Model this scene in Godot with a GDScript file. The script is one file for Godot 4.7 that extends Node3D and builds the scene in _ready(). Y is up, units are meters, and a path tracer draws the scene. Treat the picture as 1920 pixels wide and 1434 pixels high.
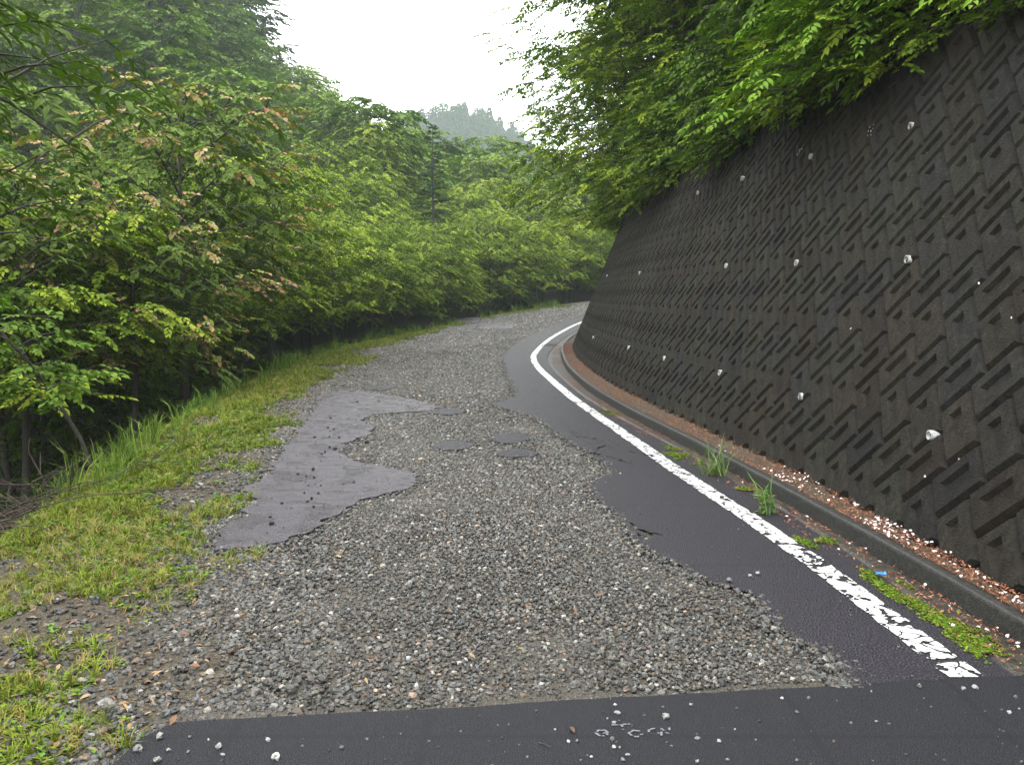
extends Node3D
# A narrow mountain road that has lost most of its asphalt, climbing round a battered block retaining wall in wet overcast weather.
# x to the right, d = -z is the distance up the road, y up; metres.

var rng := RandomNumberGenerator.new()
var taken := {}
var M := {}
var bumps := FastNoiseLite.new()
var fine := FastNoiseLite.new()
var LE := PackedVector2Array()
var WB := PackedVector2Array()

# plan curves (x, d), read by distance up the road
const LINE = [[1.86, 2.2], [1.80, 3.4], [1.76, 4.2], [1.70, 5.1], [1.63, 5.85], [1.52, 6.8], [1.40, 7.9], [1.22, 9.7], [1.07, 11.2], [0.88, 13.3], [0.68, 16.3], [0.54, 19.0], [0.53, 21.8], [0.74, 24.7], [1.2, 28.6], [1.84, 32.4], [2.73, 36.5], [4.2, 41.0], [6.6, 45.5], [11.0, 50.0], [16.0, 54.0]]
const APRON = [[2.03, 1.0], [2.02, 2.2], [2.0, 3.5], [1.98, 5.0], [1.90, 6.2], [1.68, 8.4], [1.41, 10.3], [1.10, 12.9], [0.89, 16.5], [0.82, 19.5], [0.90, 22.3], [1.23, 25.7], [1.75, 29.5], [2.45, 33.0], [3.4, 37.0], [4.9, 41.2], [7.3, 45.2], [11.6, 49.3], [17.0, 54.0]]
const KERB = [[2.28, 1.0], [2.25, 2.5], [2.19, 3.9], [2.13, 4.8], [2.00, 6.25], [1.76, 8.6], [1.46, 11.0], [1.21, 14.0], [1.11, 17.4], [1.16, 20.5], [1.36, 24.5], [1.9, 28.8], [2.7, 32.5], [3.8, 36.7], [5.5, 40.9], [8.3, 44.8], [13.0, 48.9]]
const WALL = [[2.42, 0.2], [2.36, 2.5], [2.32, 4.04], [2.29, 4.8], [2.20, 6.88], [1.93, 9.64], [1.55, 13.78], [1.41, 18.2], [1.45, 21.2], [1.66, 25.0], [2.2, 29.0], [3.0, 32.7], [4.15, 36.6], [5.95, 40.8], [8.95, 44.8], [14.0, 48.9]]
const GRAVEL = [[-1.5, 1.0], [-1.4, 2.2], [-1.26, 3.05], [-1.37, 4.0], [-1.64, 5.2], [-1.9, 5.9], [-2.2, 8.3], [-2.62, 11.7], [-2.96, 13.3], [-3.37, 18.7], [-3.5, 24.7], [-2.96, 30.85], [-1.78, 37.1], [0.0, 41.7], [2.2, 45.9], [4.6, 50.0], [9.0, 54.0]]
const EDGE = [[-2.95, 0.0], [-3.1, 3.0], [-3.29, 5.65], [-3.5, 6.7], [-3.92, 8.55], [-4.27, 10.75], [-4.48, 13.3], [-4.85, 16.8], [-5.3, 22.0], [-4.98, 26.8], [-3.79, 31.6], [-1.88, 39.2], [0.0, 43.3], [1.95, 46.6], [3.88, 50.0], [10.0, 56.0], [20.0, 61.0], [45.0, 68.0], [120.0, 90.0]]
const INNER = [[1.32, 2.2], [1.32, 3.37], [1.33, 3.62], [1.23, 3.9], [1.22, 4.4], [1.0, 4.7], [0.86, 5.07], [0.77, 5.55], [0.72, 6.2], [0.61, 6.8], [0.66, 7.2], [0.86, 7.6], [0.72, 8.55], [0.52, 9.5], [0.38, 10.3], [0.30, 11.0], [0.0, 11.7], [-0.28, 12.3], [0.0, 13.2], [0.02, 14.5], [-0.1, 17.4], [-0.2, 21.8], [0.0, 25.7], [0.4, 29.1], [1.0, 32.5], [2.0, 37.0], [3.6, 41.5], [6.2, 46.0], [11.0, 51.0], [14.5, 54.0]]
const PATCH = [[-2.96, 13.55], [-2.7, 13.95], [-2.39, 14.05], [-1.9, 13.5], [-1.5, 13.0], [-0.96, 12.03], [-1.12, 11.64], [-1.5, 11.45], [-1.8, 11.3], [-1.82, 10.75], [-1.6, 10.2], [-1.52, 9.71], [-1.72, 9.0], [-1.66, 8.5], [-1.55, 8.2], [-1.24, 7.88], [-0.95, 7.65], [-0.80, 7.45], [-0.77, 7.15], [-0.87, 6.81], [-1.11, 6.54], [-1.23, 6.14], [-1.27, 5.65], [-1.48, 5.29], [-1.79, 5.2], [-1.87, 5.65], [-1.9, 6.4], [-2.05, 6.9], [-2.09, 7.53], [-2.22, 8.55], [-2.4, 10.0], [-2.55, 11.3], [-2.75, 12.6]]
const CRUST = 0.016       # how far the asphalt stands above the gravel
const BATTER = 0.4
const TOP = 4.15           # height of the wall above the road

# ---------------------------------------------------------------- plan and heights
func tab(t: Array, d: float) -> float:
	var n := t.size()
	if d <= t[0][1]:
		return t[0][0]
	if d >= t[n - 1][1]:
		return t[n - 1][0]
	var i := 0
	while t[i + 1][1] < d:
		i += 1
	var a: Array = t[max(i - 1, 0)]
	var b: Array = t[i]
	var c: Array = t[i + 1]
	var e: Array = t[min(i + 2, n - 1)]
	var h: float = c[1] - b[1]
	var mb: float = (c[0] - a[0]) / maxf(c[1] - a[1], 0.01)
	var mc: float = (e[0] - b[0]) / maxf(e[1] - b[1], 0.01)
	var s: float = (d - b[1]) / h
	var s2 := s * s
	var s3 := s2 * s
	return (2 * s3 - 3 * s2 + 1) * b[0] + (s3 - 2 * s2 + s) * h * mb + (-2 * s3 + 3 * s2) * c[0] + (s3 - s2) * h * mc

func road_y(d: float) -> float:
	var e := minf(d, 52.0)
	var y := 0.0396 * e
	if e > 20.0:
		y += 0.00132 * (e - 20.0) * (e - 20.0)
	if d > 52.0:
		y += 0.10 * minf(d - 52.0, 40.0)
	return y

func signed_dist(line: PackedVector2Array, p: Vector2) -> float:
	var best := 1e9
	var s := 1.0
	for i in line.size() - 1:
		var a := line[i]
		var ab := line[i + 1] - a
		var ap := p - a
		var t := clampf(ap.dot(ab) / ab.length_squared(), 0.0, 1.0)
		var q := (ap - ab * t).length_squared()
		if q < best:
			best = q
			s = 1.0 if ab.cross(ap) > 0.0 else -1.0
	return sqrt(best) * s

const RISE = [[0.30, -70.0], [0.33, -35.0], [0.28, -22.0], [0.205, -18.0], [0.14, -14.0], [0.125, -11.0], [0.10, -9.0], [0.08, -6.5], [0.045, -2.0], [0.05, 5.0], [0.05, 60.0]]
func hills(x: float, d: float) -> float:
	var far := sqrt(x * x + d * d)
	var az := rad_to_deg(atan2(x, maxf(d, 0.01)))
	var h := tab(RISE, az) * 100.0 * smoothstep(26.0, 98.0, far) * (1.0 - 0.55 * smoothstep(112.0, 200.0, far))
	h += 70.0 * exp(-pow((x + 19.0) / 57.0, 2.0) - pow((d - 365.0) / 75.0, 2.0))
	h += 55.0 * exp(-pow((x + 180.0) / 85.0, 2.0) - pow((d - 365.0) / 90.0, 2.0))
	if far > 30.0:
		h += bumps.get_noise_2d(x * 0.25, d * 0.25) * minf(3.0, (far - 30.0) * 0.05)
	return h

func shoulder_drop(s: float, d: float) -> float:   # s metres outside the edge of the verge
	var deep := lerpf(5.2, 1.6, smoothstep(18.0, 44.0, d))
	if s < 0.0:
		return 0.10 * exp(s / 0.35)
	return 0.10 + deep * (1.0 - exp(-s * 0.9 / deep))

func terrain_y(x: float, d: float) -> float:
	var p := Vector2(x, d)
	var s := signed_dist(LE, p)
	var y := road_y(d)
	if s > -0.05:
		return y - shoulder_drop(s, d) + hills(x, d) * smoothstep(4.0, 16.0, s)
	var w := -signed_dist(WB, p)
	if w > 0.0:
		var lift := clampf((w - 0.75) / BATTER, 0.0, TOP - 0.12)
		lift += 0.62 * minf(maxf(0.0, w - 2.6), 40.0)
		return y + lift - (0.2 if w < 1.0 else 0.0)
	return y - 0.22

# ---------------------------------------------------------------- nodes
func numbered(called: String) -> String:
	if not taken.has(called):
		taken[called] = 0
		return called
	taken[called] += 1
	return "%s_%03d" % [called, taken[called]]

func tag(o: Node, label: String, category: String, group := "", kind := "") -> Node:
	o.set_meta("label", label)
	if category != "":
		o.set_meta("category", category)
	if group != "":
		o.set_meta("group", group)
	if kind != "":
		o.set_meta("kind", kind)
	return o

func put(called: String, mesh: Mesh, mat: Material, parent: Node = null) -> MeshInstance3D:
	var o := MeshInstance3D.new()
	o.mesh = mesh
	o.material_override = mat
	if parent == null:
		o.name = numbered(called)
		add_child(o)
	else:
		o.name = called
		parent.add_child(o, true)
	return o

func base(called: String, at: Vector3, turn := 0.0) -> Node3D:
	var o := Node3D.new()
	o.name = numbered(called)
	add_child(o)
	o.position = at
	o.rotation.y = turn
	return o

func structure(called: String, mesh: Mesh, mat: Material, label: String) -> MeshInstance3D:
	var o := put(called, mesh, mat)
	o.set_meta("kind", "structure")
	o.set_meta("label", label)
	return o

func scatter(called: String, mesh: Mesh, mat: Material, buf: PackedFloat32Array, label: String, category := "", parent: Node = null) -> MultiMeshInstance3D:
	var mm := MultiMesh.new()
	mm.transform_format = MultiMesh.TRANSFORM_3D
	mm.use_colors = true
	mm.mesh = mesh
	mm.instance_count = buf.size() / 16
	mm.buffer = buf
	var o := MultiMeshInstance3D.new()
	o.multimesh = mm
	o.material_override = mat
	if parent == null:
		o.name = numbered(called)
		add_child(o)
		o.set_meta("label", label)
		if category != "":
			o.set_meta("category", category)
	else:
		o.name = called
		parent.add_child(o, true)
	o.set_meta("kind", "stuff")
	return o

func row(buf: PackedFloat32Array, b: Basis, o: Vector3, c: Color) -> void:
	buf.append_array(PackedFloat32Array([b.x.x, b.y.x, b.z.x, o.x, b.x.y, b.y.y, b.z.y, o.y, b.x.z, b.y.z, b.z.z, o.z, c.r, c.g, c.b, 1.0]))

# ---------------------------------------------------------------- meshes
func flat_mesh(v: PackedVector3Array, c = null) -> ArrayMesh:   # loose triangles, shaded flat
	var a := []
	a.resize(Mesh.ARRAY_MAX)
	a[Mesh.ARRAY_VERTEX] = v
	if c != null:
		a[Mesh.ARRAY_COLOR] = c
	var m := ArrayMesh.new()
	m.add_surface_from_arrays(Mesh.PRIMITIVE_TRIANGLES, a)
	return m

func grid_mesh(nu: int, nv: int, p: PackedVector3Array) -> ArrayMesh:   # smooth sheet, p[v * nu + u]
	var n := PackedVector3Array()
	n.resize(p.size())
	var idx := PackedInt32Array()
	for j in nv:
		for i in nu:
			var a := p[j * nu + mini(i + 1, nu - 1)] - p[j * nu + maxi(i - 1, 0)]
			var b := p[mini(j + 1, nv - 1) * nu + i] - p[maxi(j - 1, 0) * nu + i]
			var q := a.cross(b).normalized()
			n[j * nu + i] = q if q.y >= 0.0 else -q
			if i < nu - 1 and j < nv - 1:
				var k := j * nu + i
				idx.append_array(PackedInt32Array([k, k + nu, k + 1, k + 1, k + nu, k + nu + 1]))
	var arr := []
	arr.resize(Mesh.ARRAY_MAX)
	arr[Mesh.ARRAY_VERTEX] = p
	arr[Mesh.ARRAY_NORMAL] = n
	arr[Mesh.ARRAY_INDEX] = idx
	var m := ArrayMesh.new()
	m.add_surface_from_arrays(Mesh.PRIMITIVE_TRIANGLES, arr)
	return m

class Tubes:
	var v := PackedVector3Array()
	var n := PackedVector3Array()
	var idx := PackedInt32Array()
	func add(pts: PackedVector3Array, r0: float, r1: float, sides := 6) -> void:
		var first := v.size()
		var m := pts.size()
		for i in m:
			var t := (pts[mini(i + 1, m - 1)] - pts[maxi(i - 1, 0)]).normalized()
			var side := t.cross(Vector3.UP if absf(t.y) < 0.9 else Vector3.RIGHT).normalized()
			var up := side.cross(t)
			var r := lerpf(r0, r1, float(i) / (m - 1))
			for k in sides:
				var a := TAU * k / sides
				var q := side * cos(a) + up * sin(a)
				v.append(pts[i] + q * r)
				n.append(q)
		for i in m - 1:
			for k in sides:
				var a := first + i * sides + k
				var b := first + i * sides + (k + 1) % sides
				idx.append_array(PackedInt32Array([a, b, a + sides, b, b + sides, a + sides]))
	func mesh() -> ArrayMesh:
		var arr := []
		arr.resize(Mesh.ARRAY_MAX)
		arr[Mesh.ARRAY_VERTEX] = v
		arr[Mesh.ARRAY_NORMAL] = n
		arr[Mesh.ARRAY_INDEX] = idx
		var m := ArrayMesh.new()
		m.add_surface_from_arrays(Mesh.PRIMITIVE_TRIANGLES, arr)
		return m

# a sheet cut out by a value: kept where value(u, v) > 0; cells crossed by the outline are clipped
func cut_sheet(us: PackedFloat32Array, vs: PackedFloat32Array, value: Callable, place: Callable) -> PackedVector3Array:
	var out := PackedVector3Array()
	var nu := us.size()
	var prev := PackedFloat32Array()
	for j in vs.size():
		var now := PackedFloat32Array()
		now.resize(nu)
		for i in nu:
			now[i] = value.call(us[i], vs[j])
		if j > 0:
			for i in nu - 1:
				var f := [prev[i], prev[i + 1], now[i + 1], now[i]]
				if f[0] <= 0 and f[1] <= 0 and f[2] <= 0 and f[3] <= 0:
					continue
				var q := [Vector2(us[i], vs[j - 1]), Vector2(us[i + 1], vs[j - 1]), Vector2(us[i + 1], vs[j]), Vector2(us[i], vs[j])]
				var poly := []
				for k in 4:
					var l := (k + 1) % 4
					if f[k] > 0:
						poly.append(q[k])
					if (f[k] > 0) != (f[l] > 0):
						poly.append(q[k].lerp(q[l], f[k] / (f[k] - f[l])))
				var w := []
				for a in poly:
					w.append(place.call(a.x, a.y))
				for k in range(1, w.size() - 1):
					out.append(w[0])
					out.append(w[k + 1])
					out.append(w[k])
		prev = now
	return out

func steps(a: float, b: float, n: int) -> PackedFloat32Array:
	var o := PackedFloat32Array()
	for i in n + 1:
		o.append(lerpf(a, b, float(i) / n))
	return o

# an outline raised into a thin plate, its rim going down
func plate(outline: PackedVector2Array, lift: float, thick: float) -> ArrayMesh:
	var tri := Geometry2D.triangulate_polygon(outline)
	var v := PackedVector3Array()
	var pt := func(p: Vector2, up: float) -> Vector3: return Vector3(p.x, road_y(p.y) + up, -p.y)
	for k in range(0, tri.size(), 3):
		var a: Vector3 = pt.call(outline[tri[k]], lift)
		var b: Vector3 = pt.call(outline[tri[k + 1]], lift)
		var c: Vector3 = pt.call(outline[tri[k + 2]], lift)
		if (c - a).cross(b - a).y < 0:
			v.append_array(PackedVector3Array([a, c, b]))
		else:
			v.append_array(PackedVector3Array([a, b, c]))
	var n := outline.size()
	for k in n:
		var p := outline[k]
		var q := outline[(k + 1) % n]
		var a: Vector3 = pt.call(p, lift)
		var b: Vector3 = pt.call(q, lift)
		var down := Vector3(0, -thick, 0)
		v.append_array(PackedVector3Array([a, b, b + down, a, b + down, a + down]))
	return flat_mesh(v)

func ragged(poly: Array, step: float, rough: float, seed_at: float) -> PackedVector2Array:
	var out := PackedVector2Array()
	for i in poly.size():
		var a := Vector2(poly[i][0], poly[i][1])
		var b := Vector2(poly[(i + 1) % poly.size()][0], poly[(i + 1) % poly.size()][1])
		var n := maxi(1, int(a.distance_to(b) / step))
		var side := (b - a).normalized().orthogonal()
		for k in n:
			var p := a.lerp(b, float(k) / n)
			out.append(p + side * rough * (fine.get_noise_2d(p.x * 60.0 + seed_at, p.y * 60.0) + 0.6 * fine.get_noise_2d(p.x * 220.0, p.y * 220.0 + seed_at)))
	return out

# ---------------------------------------------------------------- materials
func noise_tex(freq: float, size := 512, normal := false, ramp = null, oct := 4, bump := 6.0, sd := 1, kind := FastNoiseLite.TYPE_SIMPLEX_SMOOTH) -> NoiseTexture2D:
	var f := FastNoiseLite.new()
	f.noise_type = kind
	f.frequency = freq
	f.fractal_octaves = oct
	f.seed = sd
	var t := NoiseTexture2D.new()
	t.width = size
	t.height = size
	t.seamless = true
	t.noise = f
	t.as_normal_map = normal
	t.bump_strength = bump
	if ramp != null:
		var g := Gradient.new()
		g.offsets = PackedFloat32Array(ramp[0])
		g.colors = PackedColorArray(ramp[1])
		t.color_ramp = g
	return t

func lin(r: float, g: float, b: float) -> Color:
	return Color(r, g, b).linear_to_srgb()

# ground-like material: colour texture (world triplanar), normal texture at the same scale
func rough_mat(scale: float, ramp: Array, freq: float, rough: float, bump: float, sd: int, nfreq := 0.08, oct := 4) -> StandardMaterial3D:
	var m := StandardMaterial3D.new()
	m.albedo_texture = noise_tex(freq, 1024, false, ramp, oct, 1.0, sd)
	m.uv1_triplanar = true
	m.uv1_world_triplanar = true
	m.uv1_scale = Vector3.ONE * scale
	m.roughness = rough
	if bump > 0.0:
		m.normal_enabled = true
		m.normal_texture = noise_tex(nfreq, 1024, true, null, 4, bump, sd + 7)
	return m

func leaf_mat(gloss: float, through: Color) -> StandardMaterial3D:
	var m := StandardMaterial3D.new()
	m.vertex_color_use_as_albedo = true
	m.roughness = gloss
	m.metallic_specular = 0.14
	m.cull_mode = BaseMaterial3D.CULL_DISABLED
	m.backlight_enabled = true
	m.backlight = through
	return m

func make_materials() -> void:
	M.leaf = leaf_mat(0.5, Color(0.55, 0.66, 0.16))
	M.conifer = leaf_mat(0.6, Color(0.25, 0.3, 0.12))
	M.grass = leaf_mat(0.5, Color(0.45, 0.5, 0.15))
	var tint := StandardMaterial3D.new()
	tint.vertex_color_use_as_albedo = true
	tint.roughness = 0.55
	M.tint = tint
	var stone := StandardMaterial3D.new()
	stone.vertex_color_use_as_albedo = true
	stone.roughness = 0.5
	stone.albedo_texture = noise_tex(0.03, 256, false, [[0.3, 0.7], [Color(0.78, 0.78, 0.78), Color(1, 1, 1)]], 3, 1.0, 4)
	stone.uv1_triplanar = true
	stone.uv1_scale = Vector3.ONE * 0.6
	M.stone = stone
	M.bark = rough_mat(1.6, [[0.25, 0.5, 0.75], [lin(0.022, 0.018, 0.013), lin(0.045, 0.038, 0.03), lin(0.075, 0.068, 0.05)]], 0.03, 0.75, 8.0, 11)
	M.asphalt = rough_mat(1.5, [[0.22, 0.47, 0.60, 0.68, 0.8], [lin(0.008, 0.008, 0.010), lin(0.018, 0.018, 0.021), lin(0.025, 0.025, 0.029), lin(0.05, 0.05, 0.055), lin(0.11, 0.11, 0.115)]], 0.13, 0.6, 6.0, 21, 0.13, 3)
	M.asphalt_old = rough_mat(0.7, [[0.22, 0.47, 0.60, 0.68, 0.8], [lin(0.0086, 0.0073, 0.0096), lin(0.0223, 0.0203, 0.0259), lin(0.0317, 0.0287, 0.0363), lin(0.0648, 0.0602, 0.0703), lin(0.1008, 0.0980, 0.1110)]], 0.12, 0.46, 7.0, 22, 0.12, 3)
	M.asphalt_wet = rough_mat(0.7, [[0.22, 0.47, 0.60, 0.68, 0.8], [lin(0.0068, 0.0045, 0.0070), lin(0.0191, 0.0133, 0.0224), lin(0.0272, 0.0194, 0.0321), lin(0.0765, 0.0590, 0.0862), lin(0.1190, 0.0943, 0.1320)]], 0.11, 1.0, 6.0, 23, 0.12, 3)
	M.asphalt_wet.roughness_texture = noise_tex(0.006, 512, false, [[0.25, 0.5, 0.75], [Color(0.2, 0.2, 0.2), Color(0.36, 0.36, 0.36), Color(0.6, 0.6, 0.6)]], 5, 1.0, 24)
	M.asphalt.metallic_specular = 0.2
	M.asphalt_old.metallic_specular = 0.3
	M.asphalt_wet.metallic_specular = 0.6
	M.matrix = rough_mat(0.9, [[0.2, 0.45, 0.6, 0.8], [lin(0.0292, 0.0248, 0.0184), lin(0.0551, 0.0470, 0.0346), lin(0.0778, 0.0681, 0.0518), lin(0.1296, 0.1176, 0.0950)]], 0.09, 0.7, 12.0, 31, 0.1, 5)
	M.soil = rough_mat(0.7, [[0.2, 0.45, 0.6, 0.85], [lin(0.03, 0.022, 0.013), lin(0.058, 0.042, 0.024), lin(0.075, 0.062, 0.036), lin(0.14, 0.12, 0.085)]], 0.05, 0.8, 14.0, 41, 0.08, 5)
	M.humus = rough_mat(0.5, [[0.25, 0.5, 0.8], [lin(0.014, 0.012, 0.007), lin(0.03, 0.026, 0.014), lin(0.05, 0.045, 0.022)]], 0.04, 0.85, 14.0, 42)
	M.concrete = rough_mat(0.55, [[0.2, 0.42, 0.6, 0.82], [lin(0.0130, 0.0108, 0.0081), lin(0.0279, 0.0223, 0.0156), lin(0.0372, 0.0299, 0.0206), lin(0.0577, 0.0487, 0.0343)]], 0.02, 0.55, 4.0, 51, 0.12, 5)
	M.kerb = rough_mat(0.8, [[0.2, 0.45, 0.65, 0.85], [lin(0.0084, 0.0081, 0.0072), lin(0.0180, 0.0174, 0.0157), lin(0.0255, 0.0249, 0.0220), lin(0.0420, 0.0405, 0.0348)]], 0.025, 0.5, 5.0, 52, 0.12, 5)
	M.block = []
	var stained := rough_mat(1.0, [[0.12, 0.40, 0.58, 0.72, 0.9], [lin(0.014, 0.0135, 0.0125), lin(0.0225, 0.0208, 0.0184), lin(0.0275, 0.0252, 0.0218), lin(0.035, 0.0315, 0.026), lin(0.052, 0.046, 0.037)]], 0.022, 0.75, 7.0, 61, 0.13, 6)
	stained.uv1_scale = Vector3(0.9, 0.36, 0.9)
	stained.metallic_specular = 0.2
	for k in 9:
		var m: StandardMaterial3D = stained.duplicate()
		var g: float = [0.92, 0.95, 0.97, 1.0, 1.0, 0.88, 0.94, 0.98, 0.91][k]
		var t: Color = [Color(1, 1, 1), Color(1, 0.985, 0.95), Color(0.95, 0.98, 1.0), Color(1, 0.97, 0.92), Color(0.97, 1.0, 0.95), Color(0.96, 0.97, 1.0), Color(1, 1, 0.97), Color(0.97, 0.98, 1.0), Color(1, 0.96, 0.94)][k]
		m.albedo_color = Color(g * t.r, g * t.g, g * t.b)
		M.block.append(m)
	M.blockwork = stained.duplicate()
	M.blockwork.vertex_color_use_as_albedo = true
	var paint := StandardMaterial3D.new()
	paint.albedo_texture = noise_tex(0.03, 512, false, [[0.2, 0.5, 0.8], [lin(0.36, 0.36, 0.34), lin(0.6, 0.6, 0.58), lin(0.72, 0.72, 0.7)]], 5, 1.0, 71)
	paint.uv1_triplanar = true
	paint.uv1_world_triplanar = true
	paint.uv1_scale = Vector3.ONE * 1.5
	paint.roughness = 0.5
	M.paint = paint
	var chalk := StandardMaterial3D.new()
	chalk.albedo_color = lin(0.13, 0.135, 0.15)
	chalk.roughness = 0.8
	M.chalk = chalk
	var pvc := StandardMaterial3D.new()
	pvc.albedo_texture = noise_tex(0.02, 256, false, [[0.3, 0.55, 0.8], [lin(0.32, 0.31, 0.27), lin(0.6, 0.61, 0.6), lin(0.68, 0.69, 0.7)]], 4, 1.0, 91)
	pvc.uv1_triplanar = true
	pvc.uv1_world_triplanar = true
	pvc.uv1_scale = Vector3.ONE * 4.0
	pvc.roughness = 0.35
	M.pvc = pvc
	var blue := StandardMaterial3D.new()
	blue.albedo_color = lin(0.04, 0.24, 0.62)
	blue.roughness = 0.35
	M.blue = blue
	M.twig = rough_mat(3.0, [[0.3, 0.7], [lin(0.035, 0.022, 0.016), lin(0.085, 0.058, 0.045)]], 0.05, 0.7, 4.0, 81)

# ---------------------------------------------------------------- leaves
# one leaf along +x from a point: two folded halves, bent down to the tip
func leaf(v: PackedVector3Array, at: Vector3, dir: Vector3, up: Vector3, l: float, w: float, wide_at := 0.42, halves := 1) -> int:
	var side := dir.cross(up).normalized()
	up = side.cross(dir).normalized()
	var tip := at + dir * l - up * (0.16 * l)
	var lift := up * (0.13 * w)
	if halves == 1:
		var a := at + dir * (l * wide_at) + side * (w * 0.5) + lift
		var b := at + dir * (l * wide_at) - side * (w * 0.5) + lift
		v.append_array(PackedVector3Array([at, a, tip, at, tip, b]))
		return 6
	var mid := at + dir * (l * 0.5) - up * (0.03 * l)
	var a1 := at + dir * (l * 0.25) + side * (w * 0.42) + lift
	var a2 := at + dir * (l * 0.62) + side * (w * 0.44) + lift * 0.6
	var b1 := at + dir * (l * 0.25) - side * (w * 0.42) + lift
	var b2 := at + dir * (l * 0.62) - side * (w * 0.44) + lift * 0.6
	v.append_array(PackedVector3Array([at, a1, mid, mid, a1, a2, mid, a2, tip, at, mid, b1, mid, b2, b1, mid, tip, b2]))
	return 18

# a flat spray: leaves set left and right along a drooping twig that runs along +x
func spray(length: float, n: int, l: float, w: float, cols: Array, droop := 0.25, halves := 1, spread := 55.0) -> Dictionary:
	var v := PackedVector3Array()
	var c := PackedColorArray()
	for i in n:
		var s := (i + 0.6) / n
		var at := Vector3(length * s, -droop * length * s * s, 0)
		var side := 1.0 if i % 2 == 0 else -1.0
		var ang := deg_to_rad(spread * (1.15 - 0.75 * s) + rng.randf_range(-14, 14)) * side
		if i == n - 1:
			ang *= 0.2
		var dir := Vector3(cos(ang), rng.randf_range(-0.42, 0.08), sin(ang)).normalized()
		var up := Vector3(rng.randf_range(-0.35, 0.35), 1, rng.randf_range(-0.35, 0.35)).normalized()
		var k := rng.randf_range(0.72, 1.18)
		var m := leaf(v, at, dir, up, l * k, w * k, 0.42, halves)
		var q: Color = cols[rng.randi() % cols.size()]
		q = q * rng.randf_range(0.82, 1.2)
		q.a = 1.0
		for j in m:
			c.append(q)
	# the twig itself, a thin three-cornered strip
	var a := Vector3.ZERO
	for i in 3:
		var s := (i + 1) / 3.0
		var b := Vector3(length * s, -droop * length * s * s, 0)
		var t := 0.006 * (1.0 - 0.25 * i)
		v.append_array(PackedVector3Array([a + Vector3(0, 0, -t), b, a + Vector3(0, 0, t), a + Vector3(0, -t, 0), b, a + Vector3(0, t, 0)]))
		for j in 6:
			c.append(Color(0.05, 0.045, 0.025))
		a = b
	return {"v": v, "c": c}

func spray_set(count: int, length: float, n: int, l: float, w: float, cols: Array, droop := 0.25, halves := 1, spread := 55.0) -> Array:
	var out := []
	for i in count:
		out.append(spray(length * rng.randf_range(0.85, 1.15), n, l, w, cols, droop, halves, spread))
	return out

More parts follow.
